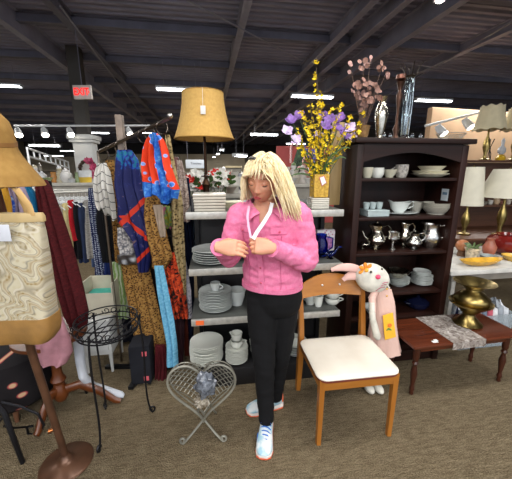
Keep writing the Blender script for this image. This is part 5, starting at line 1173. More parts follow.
for sg in (1, -1):
    b = MB()
    for k in range(-12, 13):
        run = []
        for i in range(60):
            s_ = -hw*1.6+3.2*hw*i/59; x = (s_+k*.028*1.0)*.7071; z = zb_+H_*.5+sg*(s_-k*.028)*.7071
            if inside(x, z): run.append((x, -.01+bowly(x, z)+.003*sg, z))
            else:
                if len(run) > 2: b.tube(run, .0026, 5)
                run = []
        if len(run) > 2: b.tube(run, .0026, 5)
    b.build('wire_lattice', wr, r)
for sx in (-1, 1):
    MB().tube([(-sx*.045, .01, zb_+.05), (0, .0, zb_), (sx*.07, -.05, .05), (sx*.1, -.06, .02)]+scroll((sx*.115, -.065, .03), .022, 1.0, -PI/2, (sx, 0, 0), 16), .0065, 8).build('foot', wr, r)
    MB().tube([(sx*.03, .05, zb_+.08), (sx*.05, .12, .05), (sx*.06, .15, .007)], .006, 8).build('rear_foot', wr, r)
def lump(b, c, rr_, k=.15, s=9, sd=0):
    b.ell(c, rr_, 22, 14, lambda d: 1+k*(noise.noise(d*2.2+Vector((sd, 0, 0)))*1.6+noise.noise(d*s+Vector((sd, 3, 1)))*.5))
q = W(205, 385, 1.43); b = MB(); lump(b, (0, 0, 0), (.055, .04, .07), .3, 6, 3)
o = b.build('plastic_bag', fabric('555a63'), loc=q); tt = NT('bag'); v = tt.coord(); tt.base(tt.ramp(tt.noise(v, 30, 4, .6, 1), [(.35, '3f434b'), (.6, '767c86'), (.75, 'b9bec6')])); tt.bump(tt.noise(v, 30, 3), .9, .01); o.data.materials[0] = tt.fin(.15)
tag(o, 'crumpled grey plastic bag tucked into the heart-shaped wire basket', 'plastic bag')
q = W(202, 401, 1.44); b = MB(); lump(b, (0, 0, 0), (.04, .035, .035), .3, 7, 8); tt = NT('bag'); v = tt.coord(); tt.base(tt.ramp(tt.noise(v, 40, 4, .6, 1), [(.35, '6a5f50'), (.6, 'a39b8c'), (.75, 'c8c4ba')])); tt.bump(tt.noise(v, 40, 3), .9, .01)
o = b.build('shell_bag', tt.fin(.2), loc=q); tag(o, 'small clear bag of beige trinkets at the bottom of the heart wire basket', 'plastic bag')
# ------------------------------------------------------------------ merchandise seen beyond the shelves
def counter(name, lab, px0, px1, pyt, Y, h_px=None, mat=None, dp=.6):
    a, b_ = W(px0, pyt, Y), W(px1, pyt, Y); L = (b_.x-a.x)/math.cos(A); r = thing(name, lab, 'display table', (a.x, a.y, 0), A); z = a.z
    MB().box(0, L, 0, dp, z-.05, z, .006).build('tabletop', mat or plain('b8b4aa', .5), r)
    MB().box(.03, L-.03, .03, dp-.03, .1, z-.05, .004).build('cabinet_body', plain('8f8a80', .6), r); MB().box(.06, L-.06, .06, dp-.06, 0, .1).build('plinth', M['black'], r)
    return Fr(a.x, a.y, A), z, L
def jar_row(F_, z, pxs, d, kinds, labf, group, sc=1.0, cols=('c9c6bc', 'b5ada0', 'd0cecb', 'a89c90', '8a8c90')):
    for i, px in enumerate(pxs):
        q = F_.px(px, d, z+.001); kd = kinds[i % len(kinds)]; c_ = cols[(i*2+len(pxs)) % len(cols)]
        r = thing(kd, labf(i, kd), {'ceramic_jar': 'jar', 'ceramic_bowl': 'bowl', 'ceramic_vase': 'vase', 'ceramic_figurine': 'figurine', 'glass_pitcher': 'pitcher'}[kd], q, rnd.random()*3, group)
        pr = {'ceramic_jar': [(.05, 0), (.08, .05), (.07, .12), (.045, .14), (.05, .15), (.001, .148)], 'ceramic_bowl': [(.05, 0), (.1, .07), (.093, .07), (.001, .02)],
              'ceramic_vase': [(.045, 0), (.07, .08), (.03, .17), (.045, .21), (.038, .21), (.001, .1)], 'ceramic_figurine': [(.05, 0), (.055, .03), (.04, .08), (.05, .12), (.025, .16), (.035, .19), (.001, .23)],
              'glass_pitcher': [(.05, 0), (.065, .06), (.045, .14), (.055, .18), (.049, .18), (.001, .05)]}[kd]
        k = sc*rnd.uniform(.85, 1.15); MB().lathe([(x*k, y*k) for x, y in pr], 16).build('vessel', plain(c_, .25), r)
        if kd == 'ceramic_jar': MB().lathe([(.05*k, .15*k), (.02*k, .17*k), (.018*k, .185*k), (.001, .195*k)], 12).build('lid', plain(c_, .25), r)
        elif kd in ('glass_pitcher', 'ceramic_vase'): MB().tube([(.05*k, 0, .16*k), (.1*k, 0, .13*k), (.06*k, 0, .05*k)], .007*k, 6).build('handle', plain(c_, .25), r)
        elif kd == 'ceramic_figurine': MB().ell((0, 0, .2*k), (.03*k, .03*k, .035*k), 12, 8).build('head', plain(cols[(i+1) % 5], .3), r)
ordn = ['first', 'second', 'third', 'fourth', 'fifth', 'sixth', 'seventh', 'eighth', 'ninth', 'tenth', 'eleventh', 'twelfth', 'thirteenth', 'fourteenth']
KD = ['ceramic_jar', 'ceramic_bowl', 'ceramic_vase', 'ceramic_figurine', 'ceramic_bowl']
Fa, za, L = counter('display_counter', 'low white display counter of ceramics seen just left of the woman\'s head', 222, 252, 194, 3.4)
jar_row(Fa, za, [225, 230, 235, 240, 245, 249], .1, KD, lambda i, k: '%s white %s on the counter left of the woman\'s face, from the left' % (ordn[i].capitalize(), k.replace('_', ' ')), 'ceramics left of the woman')
Fb, zb2, L = counter('display_counter', 'longer white counter of white crockery behind, farther than the one beside the woman\'s face', 184, 262, 184, 5.2)
jar_row(Fb, zb2, list(range(188, 260, 6)), .15, KD[::-1], lambda i, k: '%s pale %s on the far counter behind lamp and woman, from the left' % (ordn[i].capitalize(), k.replace('_', ' ')), 'crockery on the far counter', 1.1)
Fc, zc2, L = counter('display_counter', 'white counter of white crockery between the woman\'s hair and the flower vase', 268, 330, 184, 4.2)
jar_row(Fc, zc2, list(range(284, 328, 6)), .12, KD, lambda i, k: '%s white %s between the woman\'s hair and the yellow vase, from the left' % (ordn[i].capitalize(), k.replace('_', ' ')), 'crockery right of the hair', 1.0, ('d0cecb', 'd6d4d0', 'b5ada0', 'c9c6bc', 'c0b8b0'))
jar_row(Fc, zc2, [287, 293, 299, 305], .4, KD[2:], lambda i, k: '%s back-row %s between hair and yellow vase, from the left' % (ordn[i].capitalize(), k.replace('_', ' ')), 'crockery right of the hair, back row', 1.2, ('b08078', 'd0cecb', '6a8050', 'd6d4d0', 'c0b8b0'))
# left, beyond the clothes rail
Fd, zd, L = counter('display_counter', 'far white counter of mixed bric-a-brac above the clothes rail', 34, 112, 183, 5.0)
jar_row(Fd, zd, list(range(37, 84, 6)), .12, ['ceramic_figurine', 'ceramic_jar', 'ceramic_bowl', 'glass_pitcher'], lambda i, k: '%s %s of the bric-a-brac above the clothes rail, from the left' % (ordn[i].capitalize(), k.replace('_', ' ')), 'bric-a-brac on the far left counter', 1.1, ('c6c8cb', 'b0a890', '8a9a70', 'd0cecb', 'b07a40'))
q = Fd.px(86, .1, zd+.001); r = thing('yellow_tub', 'small yellow and white tub in front of the white column', 'tub', q, 0); MB().lathe([(.09, 0), (.1, .09)], 16).build('tub_body', plain('c8a83c', .4), r); MB().lathe([(.1, .09), (.105, .2), (.09, .2), (.001, .16)], 16).build('tub_top', plain('c9ccce', .4), r)
# pale hangers stored on a rack in front of that counter
hr0 = W(56, 190, 3.9); r = thing('hanger_rack', 'rack packed with white empty hangers behind the shirts', 'hanger rack', (hr0.x, hr0.y, 0), A)
MB().tube([(-.1, 0, hr0.z), (.75, 0, hr0.z)], .012, 8).build('bar', M['steel'], r)
for x in (-.1, .75): MB().tube([(x, 0, 0), (x, 0, hr0.z)], .012, 8).build('upright', M['steel'], r)
hm = None
for i in range(14):
    if hm is None:
        hm = thing('empty_hanger', 'white empty hanger packed on the rack behind the shirts', 'hanger', (0, 0, 0), 0, 'empty hangers behind the shirts'); MB().tube([(0, 0, .0), (0, 0, .06), (.015, 0, .085), (-.005, 0, .1), (-.015, 0, .085)], .003, 5).build('hook', M['steel'], hm); MB().tube([(-.2, 0, -.07), (0, 0, 0), (.2, 0, -.07), (-.2, 0, -.07)], .008, 6).build('arms', M['housing'], hm); o = hm
    else: o = copy_tree(hm)
    o.location = Vector((hr0.x, hr0.y, hr0.z-.09))+Vector((ca, sa, 0))*(.05*i-.05); o.rotation_euler = (0, 0, A+PI/2-.5)
# wreath on the column
q = W(88, 169, 6.66); wr_ = S(8, q); r = thing('flower_wreath', 'twig wreath with pink blossoms hanging on the white column', 'wreath', q, 0)
for k in range(3): MB().tube([((wr_+.02*math.sin(5*j+k*2))*math.cos(j*PI/16), .03*math.cos(3*j+k), (wr_+.02*math.sin(5*j+k*2))*math.sin(j*PI/16)) for j in range(32)], .022, 6, loop=True).build('twig', plain('4a3a30', .8), r)
b = MB()
for k in range(26):
    a = rnd.uniform(-1.9, 1.4); flower(b, (wr_*math.cos(a)+rnd.uniform(-.05, .05), -.06, wr_*math.sin(a)+rnd.uniform(-.05, .05)), .055, (rnd.uniform(-.4, .4), -1, .3), 5)
b.build('blossoms', plain('b8486c', .7, 0, .2, 10), r)
# red and white artificial flowers behind the tan lamp
def bush(name, lab, px, py, Y, wpx, cols, n=40, z0=None):
    c_ = W(px, py, Y); rr_ = S(wpx, c_)/2; zb = z0 if z0 is not None else 0
    r = thing(name, lab, 'artificial flowers', (c_.x, c_.y, zb), 0, 'red and white artificial flowers'); h = c_.z-zb
    MB().lathe([(.05, 0), (.07, .1), (.06, .1), (.001, .08)], 14).build('pot', plain('5a4a3a', .7), r)
    b = MB()
    for k in range(12): a = k*2.4; b.tube([(0, 0, .08), (rr_*.5*math.cos(a), rr_*.4*math.sin(a), h*.8), (rr_*.8*math.cos(a), rr_*.6*math.sin(a), h+rr_*.5*math.sin(k))], .004, 5)
    b.build('stems', grn, r); b = MB()
    for k in range(16):
        a = k*2.1; e = Vector((rr_*math.cos(a)*rnd.uniform(.3, 1), rr_*.6*math.sin(a), h+rr_*rnd.uniform(-.8, .6))); ribbon(b, [e+Vector((.02*t_, -.01*t_, .008*t_)) for t_ in range(5)], .02)
    b.build('leaves', grn, r)
    for ci, c2 in enumerate(cols):
        b = MB()
        for k in range(n):
            if k % len(cols) != ci: continue
            u = Vector((rnd.gauss(0, 1), rnd.gauss(0, 1), rnd.gauss(0, 1))).normalized(); flower(b, (u.x*rr_, u.y*rr_*.7, h+u.z*rr_*.75), rnd.uniform(.03, .05), (u.x*.5, -1, .4), 6)
        b.build('blossoms', plain(c2, .7, 0, .12, 12), r)
bush('poinsettia', 'red and white artificial flowers left behind the tan lamp\'s base', 196, 181, 2.95, 20, ('c8241c', 'd6d4cc', 'd6d4cc'), 48)
bush('poinsettia', 'red and white artificial flowers right behind the tan lamp\'s base', 218, 180, 3.2, 21, ('d6d4cc', 'c42a22', 'd6d4cc'), 54)
# hanging sign with a single word
q = W(196, 164, 6.8); s2 = S(20, q); r = thing('hanging_sign', 'white hanging shop sign with small dark lettering left of the lamp stem', 'sign', q, A)
MB().box(-s2/2, s2/2, 0, .02, -s2*.21, s2*.21, .004).build('board', plain('c3c9d0', .5, 0, .02), r)
for x in (-.4, .4): MB().tube([(x*s2, .01, s2*.2), (x*s2, .01, ZC-.16-q.z)], .004, 5).build('cord', M['conduit'], r)
def text(body, size, mat, par, loc, sx=1):
    cu = bpy.data.curves.new('t', 'FONT'); cu.body = body; cu.size = size; cu.align_x = 'CENTER'; cu.align_y = 'CENTER'; cu.extrude = .001
    ct = bpy.data.objects.new('t', cu); COL.objects.link(ct); dg = bpy.context.evaluated_depsgraph_get(); dg.update(); me = bpy.data.meshes.new_from_object(ct.evaluated_get(dg)); bpy.data.objects.remove(ct)
    me.materials.clear(); me.materials.append(mat); o = bpy.data.objects.new('lettering', me); COL.objects.link(o); o.parent = par; o.location = loc; o.rotation_euler = (PI/2, 0, 0); o.scale = (sx, 1, 1); return o
text('Timeless', s2*.15, plain('4a5058', .6), r, (0, -.004, .01), 1.0)
# grey kiosk with red spot and pale notice
q = W(234, 184, 7.5); r = thing('grey_kiosk', 'grey-brown kiosk with a red disc and a pale notice, left of the woman\'s hair', 'kiosk', (q.x, q.y, 0), A); zt = W(234, 168, 7.5).z; w2 = S(15, q)/2
MB().box(-w2, w2, 0, .5, 0, zt, .01).build('cabinet_body', plain('6f6a60', .6), r); MB().box(-w2*1.08, w2*1.08, -.03, .5, zt, zt+.05, .01).build('cornice', plain('b8a884', .6), r)
MB().at((-.05, -.01, zt-.16), (PI/2, 0, 0)).lathe([(.07, 0), (.07, .01), (.001, .012)], 18).build('red_disc', plain('c83a34', .5), r); MB().box(-.1, .12, -.01, 0, zt-.42, zt-.24).build('notice', plain('b9c6d4', .5), r)
# christmas tree with candy canes before the red wall
q = W(299, 176, 6.5); zt = W(296, 146, 6.5).z; r = thing('christmas_tree', 'dark green artificial tree with candy canes right of the woman\'s hair', 'artificial tree', (q.x, q.y, 0), 0)
MB().tube([(0, 0, 0), (0, 0, zt)], .03, 8).build('trunk', plain('4a3626', .8), r); b = MB()
for k in range(420):
    z = zt*(.25+.75*(k/420)); rr_ = .42*(1-(z/zt-.25)/.75)**.8+.03; a = k*2.4; d = Vector((math.cos(a), math.sin(a), 0)); s0 = Vector((0, 0, z))+d*rr_*.35; e = d*rr_+Vector((0, 0, z-.06)); ribbon(b, [s0, s0.lerp(e, .5)+Vector((0, 0, .02)), e], .035, up=(0, 0, 1))
b.build('needles', plain('2a3c28', .8, 0, .3, 12), r)
t = NT('cane'); v = t.coord(rot=(0, .7, 0)); t.base(t.ramp(t.wave(v, 14, 0, 0, 'Z'), [(.45, 'd0ccc8'), (.55, 'b8343a')])); cane = t.fin(.4)
for k, (px, py) in enumerate(((291, 152), (297, 176), (303, 166))):
    p = W(px, py, 6.0)-Vector((q.x, q.y, 0)); MB().tube([p+Vector((0, 0, -.2)), p+Vector((0, 0, .1)), p+Vector((.03, 0, .17)), p+Vector((.09, 0, .17)), p+Vector((.12, 0, .1))], .022, 8).build('candy_cane', cane, r)
# pale grid fixture high on the left back wall
q0, q1 = W(27, 148, 8.5), W(68, 162, 11.0); r = thing('wall_grid', 'pale ladder-like display rail sloping away right of the sun hat', 'display rail', q0, 0); d = q1-q0
MB().tube([(0, 0, 0), d], .03, 6).build('rail', M['housing'], r); MB().tube([(0, 0, -.22), d+Vector((0, 0, -.22))], .03, 6).build('rail', M['housing'], r)
for k in range(9): p = d*(k/8); MB().tube([p, p+Vector((0, 0, -.22))], .025, 6).build('rung', M['housing'], r)
for p in (Vector((0, 0, -.22)), d+Vector((0, 0, -.22))): MB().tube([p, Vector((p.x, p.y, -q0.z+.0))], .03, 6).build('upright', M['housing'], r)
# large far shelves filling the back left and middle distance
for i, (x0, x1, pyt, Y, c_, lab) in enumerate(((-5, 48, 170, 12, '8a8072', 'long tan display wall of goods far behind the sun hat'), (100, 190, 172, 9.5, '7c7468', 'brown display shelving far behind the scarves'), (330, 380, 168, 9, '6a625a', 'dark display shelving behind the flowers'), (255, 300, 176, 10, '958c80', 'pale far shelving behind the woman\'s head'))):
    a, b_ = W(x0, pyt, Y), W(x1, pyt, Y); L = (b_.x-a.x)/math.cos(A); r = thing('store_shelving', lab, 'shelving unit', (a.x, a.y, 0), A); z = a.z
    for k in range(4): MB().box(0, L, 0, .4, .1+(z-.13)*k/3, .13+(z-.13)*k/3).build('shelf', plain('a39a8a', .6), r)
    MB().box(0, L, .4, .43, 0, z).build('back_panel', plain(c_, .7), r)
    n = int(L/.5)
    for k in range(min(12, n)):
        kd = KD[k % 5]; q = Vector((a.x, a.y, 0))+Vector((ca, sa, 0))*(.25+k*(L-.4)/max(1, min(12, n)))+Vector((-sa, ca, 0))*.18; q.z = z+.001
        o = thing(kd, '%s %s on top of the %s, from the left' % (ordn[k].capitalize(), kd.replace('_', ' '), ' '.join(lab.split()[:4])), kd.split('_')[1], q, 0, 'goods on top of far shelving'); MB().lathe([(x*1.4, y*1.3) for x, y in {'ceramic_jar': [(.05, 0), (.08, .05), (.07, .12), (.045, .14), (.001, .148)], 'ceramic_bowl': [(.05, 0), (.1, .07), (.093, .07), (.001, .02)], 'ceramic_vase': [(.045, 0), (.07, .08), (.03, .17), (.045, .21), (.001, .1)], 'ceramic_figurine': [(.05, 0), (.04, .08), (.05, .12), (.025, .16), (.035, .19), (.001, .23)]}[kd]], 12).build('vessel', plain(['c9c6bc', 'a05a4a', '6a8090', 'b5ada0', 'c0a060'][(k+i) % 5], .4), o)
# ------------------------------------------------------------------ woman
PO = Vector((.07, 1.5, 0))
person = thing('person', 'blonde woman in a pink denim jacket and black trousers looking down at her hands', 'person', PO, 0)
def P(px, py, Y): return W(px, py, Y)-PO
def Q(x, y, z): return Vector((x, y, z))-PO
yaw = R(18); Fw = Vector((-math.sin(yaw), -math.cos(yaw), 0)); Lt = Vector((math.cos(yaw), -math.sin(yaw), 0))
# torso stations: z, centre(x,y), half width, half depth (front)
hipc = Q(.095, 1.545, .90)
ST = [(P(272, 285, 1.545), .150, .112), (P(272, 275, 1.535), .148, .110), (P(271, 261, 1.52), .134, .104), (P(270, 247, 1.505), .130, .106), (P(269, 233, 1.49), .142, .114), (P(268, 220, 1.48), .150, .108), (P(267, 211, 1.475), .135, .088), (P(266, 205.5, 1.47), .098, .066), (P(265, 202.5, 1.465), .06, .055)]
def torso(b, grow=0.0, lo=0, hi=9):
    rs = []
    for c, a, d in ST[lo:hi]:
        a += grow; d += grow; rs.append([tuple(c+Lt*a*math.copysign(abs(math.cos(t))**.85, math.cos(t))+Fw*d*math.sin(t)*(1.0 if math.sin(t) > 0 else .9)) for t in [k*2*PI/32 for k in range(32)]])
    b.rings(rs)
def tor(h, ang, out=0.0):
    """point on jacket front; h station index (float), ang 0 = straight ahead, + = image right"""
    i = min(int(h), len(ST)-2); t = h-i; c = ST[i][0].lerp(ST[i+1][0], t); a = ST[i][1]*(1-t)+ST[i+1][1]*t+.014+out; d = ST[i][2]*(1-t)+ST[i+1][2]*t+.014+out
    return c+Lt*a*math.copysign(abs(math.sin(ang))**.85, math.sin(ang))+Fw*d*math.cos(ang)
shR, elR, wrR = P(240, 214, 1.48), P(230, 257, 1.46), P(219, 247, 1.25)
shL, elL, wrL = P(298, 215, 1.44), P(306, 261, 1.43), P(272, 248, 1.28)
hpR, knR, anR = Q(.035, 1.545, .87), Q(.048, 1.49, .48), Q(.062, 1.515, .085)
hpL, knL, anL = Q(.155, 1.56, .87), Q(.148, 1.60, .48), Q(.128, 1.705, .085)
def limb(b, pts, rad, n=16, up=None): 
    # smooth path through joints
    out, rr_ = [], []
    for i in range(len(pts)-1):
        for k in range(6):
            t = k/6; p0 = pts[max(i-1, 0)]; p1 = pts[i]; p2 = pts[i+1]; p3 = pts[min(i+2, len(pts)-1)]
            out.append(.5*((2*p1)+(p2-p0)*t+(2*p0-5*p1+4*p2-p3)*t*t+(3*p1-p0-3*p2+p3)*t**3)); rr_.append(rad[i]*(1-t)+rad[i+1]*t)
    out.append(pts[-1]); rr_.append(rad[-1]); b.tube(out, rr_, n, up=up)
def mid(a, b_, t, off=(0, 0, 0)): return a.lerp(b_, t)+Vector(off)
b = MB(); torso(b, -.006)
b.tube([hipc+Vector((0, 0, .12)), hipc+Vector((0, 0, .02)), hipc+Vector((0, 0, -.06))], [(.12, .09), (.14, .095), (.11, .08)], 20, up=tuple(Lt))
limb(b, [shR, mid(shR, elR, .5), elR, mid(elR, wrR, .5), wrR], [.05, .044, .038, .034, .024]); limb(b, [shL, mid(shL, elL, .5), elL, mid(elL, wrL, .5), wrL], [.05, .044, .038, .034, .024])
limb(b, [hpR, mid(hpR, knR, .5), knR, mid(knR, anR, .4), anR], [.07, .05, .036, .034, .028]); limb(b, [hpL, mid(hpL, knL, .5), knL, mid(knL, anL, .4), anL], [.07, .05, .036, .034, .028])
# hands
def hand(b, wr, X, Z, T, bends, thumb):
    X = Vector(X).normalized(); Z = Vector(Z); Z = (Z-X*Z.dot(X)).normalized(); T = Vector(T); T = (T-X*T.dot(X)-Z*T.dot(Z)).normalized()
    c = lambda x, y, z: wr+X*x+T*y+Z*z
    rs = []
    for x, w_, h_, yo in ((-.015, .024, .019, 0), (0, .026, .017, 0), (.02, .034, .016, .002), (.045, .039, .015, .001), (.068, .039, .0135, 0), (.08, .034, .01, 0)):
        rs.append([tuple(c(x, yo+w_*math.copysign(abs(math.cos(a))**.8, math.cos(a)), h_*math.sin(a)*(1 if math.sin(a) > 0 else 1.15))) for a in [k*2*PI/20 for k in range(20)]])
    b.rings(rs)
    for i, (yo, L) in enumerate(((.030, .066), (.0105, .074), (-.0095, .069), (-.028, .055))):
        p = c(.066, yo*.9, .001); pts = [c(.04, yo*.7, -.001), p]; ang = 0; d = (X*math.cos(.05*(1.5-i))+T*math.sin(.06*(1.5-i)))
        for k, (fr2, bd) in enumerate(zip((.42, .32, .26), bends[i])):
            ang += R(bd); dd = d*math.cos(ang)-Z*math.sin(ang); pts.append(pts[-1]+dd*L*fr2)
        full, rad = [], []
        RR = [.0105, .0105, .0092, .0085, .0072]
        if i == 3: RR = [x*.86 for x in RR]
        for k in range(len(pts)-1):
            for m_ in range(4): full.append(pts[k].lerp(pts[k+1], m_/4)); rad.append(RR[k]*(1-m_/4)+RR[k+1]*m_/4)
        full.append(pts[-1]); rad.append(RR[-1]); b.tube(full, rad, 10); b.ell(pts[-1], (.0075, .0075, .0075), 10, 8)
    tp_ = [c(.008, .018, -.004)]+[c(*q_) for q_ in thumb]; full, rad = [], []; RR = [.015, .0135, .0105, .0085]
    for k in range(3):
        for m_ in range(4): full.append(tp_[k].lerp(tp_[k+1], m_/4)); rad.append(RR[k]*(1-m_/4)+RR[k+1]*m_/4)
    full.append(tp_[-1]); rad.append(.0085); b.tube(full, rad, 10); b.ell(tp_[-1], (.0085, .0085, .0085), 10, 8)
hand(b, wrR, (.93, -.22, .02), (-.15, -.8, .5), (0, .2, 1), [(34, 30, 18), (26, 30, 18), (20, 28, 16), (14, 24, 14)], [(.035, .036, -.018), (.06, .03, -.034), (.083, .018, -.04)])
hand(b, wrL, (-.93, -.2, .2), (.1, -.85, .45), (0, .1, 1), [(32, 50, 25), (38, 55, 28), (44, 60, 28), (48, 62, 30)], [(.03, .034, -.016), (.055, .03, -.034), (.075, .018, -.04)])
# neck and head
HC = P(264, 179, 1.42); fd = Vector((-.36, -.87, -.32)).normalized(); hu = (Vector((.08, 0, 1))-fd*Vector((.08, 0, 1)).dot(fd)).normalized(); hx = hu.cross(fd)*-1
if hx.x < 0: hx = -hx
HM = lambda x, y, z: HC+hx*x+fd*y+hu*z
limb(b, [P(265, 208, 1.475), P(264.5, 200, 1.46), HM(0, -.03, -.04)], [.056, .05, .05])
def gs(x, z, cx_, cz, sx, sz): return math.exp(-((x-cx_)/sx)**2-((z-cz)/sz)**2)
rs = []; n, m = 72, 56; hr_ = (.070, .090, .106)
for i in range(m+1):
    th = PI*i/m; zz = -math.cos(th); q = max(math.sin(th), .002); ring = []
    for j in range(n):
        a = 2*PI*j/n; dx, dy = q*math.cos(a), q*math.sin(a); x, y, z = dx*hr_[0], dy*hr_[1], zz*hr_[2]
        if zz < 0:
            k = -zz; x *= 1-.30*k**1.6; 
            if dy < 0: y *= 1-.55*k**1.2
            else: y = y*(1+.02*k)
            if dy > 0: y += .012*k*dy
        if dy > 0:
            ax_ = abs(x); f = dy**.6
            y += f*(.017*gs(x, z, 0, -.026, .0085, .011)+.009*gs(x, z, 0, -.008, .007, .02)+.006*gs(ax_, z, .011, -.029, .006, .006)
                    - .010*gs(ax_, z, .029, .006, .014, .011)+.004*gs(ax_, z, .028, .027, .02, .007)+.006*gs(ax_, z, .040, -.020, .018, .016)
                    + .0085*gs(x, z, 0, -.0535, .019, .0062)-.005*gs(x, z, 0, -.0535, .017, .0022)-.004*gs(x, z, 0, -.067, .016, .005)+.009*gs(x, z, 0, -.086, .017, .012))
        ring.append(tuple(HM(x, y, z)))
    rs.append(ring)
b.rings(rs)
for s_ in (-1, 1):
    b.ell(HM(s_*.029, .0735, .006), (.0125, .0125, .0115), 16, 12)
    b.tube([HM(s_*.068, -.008, .012), HM(s_*.078, -.014, .02), HM(s_*.081, -.018, .004), HM(s_*.076, -.012, -.016), HM(s_*.068, -.004, -.022)], [.007, .008, .008, .007, .006], 8)
body = b.build('body', M['skin'], person)
remesh(body, .0028, 3, .5)
# facial features
lipm = plain('9c3f42', .4, 0, .05); dk = plain('2c2019', .5)
MB().tube([HM(x, .092-.10*abs(x)**1.3*3+.0065, -.050+.0022*math.cos(x*260)-abs(x)*.08) for x in [-.021+.042*k/12 for k in range(13)]], [.0012+.0024*math.sin(PI*k/12) for k in range(13)], 8).build('upper_lip', lipm, person)
MB().tube([HM(x, .090-.10*abs(x)**1.3*3+.006, -.058+abs(x)*.15) for x in [-.019+.038*k/12 for k in range(13)]], [.0012+.0032*math.sin(PI*k/12) for k in range(13)], 8).build('lower_lip', plain('b04c50', .35, 0, .05), person)
for s_ in (-1, 1):
    MB().tube([HM(s_*(.029+.0135*math.cos(PI*k/8)), .0835-.004*abs(math.cos(PI*k/8))**2*2, .0015-.004*math.sin(PI*k/8)) for k in range(9)], .0014, 6).build('eyelashes', dk, person)
    MB().tube([HM(s_*(.014+.034*k/8), .087-.006*(k/8)**2*1.8, .029+.005*math.sin(PI*k/8*.8)) for k in range(9)], [.001+.0016*math.sin(PI*(k+.5)/9) for k in range(9)], 6).build('eyebrow', plain('8a6848', .8), person)
# ---- jacket
t = NT('pink'); v = t.coord(); t.base(t.ramp(t.noise(v, 60, 5, .7), [(.3, 'd86c94'), (.7, 'e486aa')])); 
n1 = t.noise(v, 9, 3, .5, .8); n2 = t.noise(v, 380, 2); t.bump(t.math('ADD', n1, t.math('MULTIPLY', n2, .12)), .45, .02); pink = t.fin(.85, spec=.25)
b = MB(); torso(b, .014, 0, 8)
limb(b, [mid(shR, shL, .12, (0, 0, .0)), shR+Vector((0, 0, -.004)), mid(shR, elR, .5, (-.004, 0, 0)), elR, mid(elR, wrR, .5), mid(elR, wrR, .93)], [.05, .064, .058, .052, .046, .036])
limb(b, [mid(shR, shL, .88, (0, 0, .0)), shL+Vector((0, 0, -.004)), mid(shL, elL, .5, (.006, 0, 0)), elL+Vector((.004, 0, 0)), mid(elL, wrL, .5), mid(elL, wrL, .93)], [.05, .068, .062, .056, .049, .038])
jk = b.build('jacket', pink, person); remesh(jk, .006, 5, .5)
# shake wrinkles into the jacket: real folds across the sleeves and waist
def wrinkle(o, fn):
    me = o.data; n = len(me.vertices); co = [0.0]*(3*n); no = [0.0]*(3*n); me.vertices.foreach_get('co', co); me.vertex_normals.foreach_get('vector', no)
    for i in range(0, 3*n, 3):
        w_ = fn(co[i], co[i+1], co[i+2]); co[i] += no[i]*w_; co[i+1] += no[i+1]*w_; co[i+2] += no[i+2]*w_
    me.vertices.foreach_set('co', co); me.update()
wrinkle(jk, lambda x, y, z: noise.noise(Vector((x*14, y*14, z*28)))*.007+noise.noise(Vector((x*30+5, y*30, z*50)))*.0035)
for nm, wr_, el_, r_ in (('cuff', wrR, elR, .037), ('cuff', wrL, elL, .039)):
    o = MB().tube([mid(el_, wr_, .78), mid(el_, wr_, .9), mid(el_, wr_, .99), mid(el_, wr_, .985), mid(el_, wr_, .88)], [r_+.006, r_+.003, r_+.002, r_-.004, r_-.004], 20).build(nm, pink, person)
# hem band, placket, pockets, collar
def strip(h0, h1, a0, a1, out, th=.004, nh=8, na=6, name='placket', mat=None, par=None):
    rs = []
    for i in range(nh+1):
        h = h0+(h1-h0)*i/nh; A0 = a0(i/nh) if callable(a0) else a0; A1 = a1(i/nh) if callable(a1) else a1
        rs.append([tuple(tor(h, A0+(A1-A0)*k/na, out)) for k in range(na+1)]+[tuple(tor(h, A1+(A0-A1)*k/na, out+th)) for k in range(na+1)])
    return MB().rings(rs).build(name, mat or pink, par or person)
strip(-.0, .42, -PI, PI, -.001, .005, 3, 48, 'hem_band')
pkl = plain('bf5580', .8)
strip(.0, 6.2, -.16, -.02, .002, .005, 18, 3, 'placket')
for (a0, a1) in ((-.78, -.3), (.22, .72)):
    fl2 = strip(4.35, 4.8, a0, a1, .003, .005, 3, 6, 'pocket_flap'); c_ = tor(4.5, (a0+a1)/2, .009); MB().ell(c_, (.006, .006, .006), 10, 8).build('button', plain('c0506c', .4), person)
    MB().tube([tor(4.33, a0+(a1-a0)*k/8, .006) for k in range(9)], .0016, 5).build('seam', pkl, person)
for h in (1.0, 2.0, 3.0, 4.0): MB().ell(tor(h, -.09, .008), (.006, .006, .006), 10, 8).build('button', plain('c0506c', .4), person)
for a_ in (-.62, .55): MB().tube([tor(4.2-3.7*k/12, a_*(1-.25*k/12), .0035) for k in range(13)], .0014, 5).build('seam', pkl, person)
# V opening showing skin, and shirt-style collar
strip(5.2, 7.2, lambda t: -.10-.30*t, lambda t: .02+.38*t, .002, .003, 8, 6, 'neck_skin', M['skin'])
for s_ in (-1, 1):
    nb = [P(265+s_*k_, py, Y) for k_, py, Y in ((15, 199, 1.49), (13, 204, 1.42), (5 if s_ < 0 else 9, 213, 1.355))]
    ou = [P(265+s_*k_, py, Y) for k_, py, Y in ((21, 204, 1.50), (24, 212, 1.41), (17, 222, 1.345))]
    rs = []
    for i in range(7):
        t = i/6; f_ = lambda L_: L_[0]*(1-t)**2+L_[1]*2*t*(1-t)+L_[2]*t*t
        a_, o_ = f_(nb), f_(ou); mm = a_.lerp(o_, .5)+Vector((0, -.008, .008)); rs.append([tuple(a_), tuple(mm), tuple(o_), tuple(o_+Vector((0, .006, -.002))), tuple(mm+Vector((0, .006, -.002))), tuple(a_+Vector((0, .006, -.002)))])
    MB().rings(rs).build('collar', pink, person)
b = MB(); rs = []
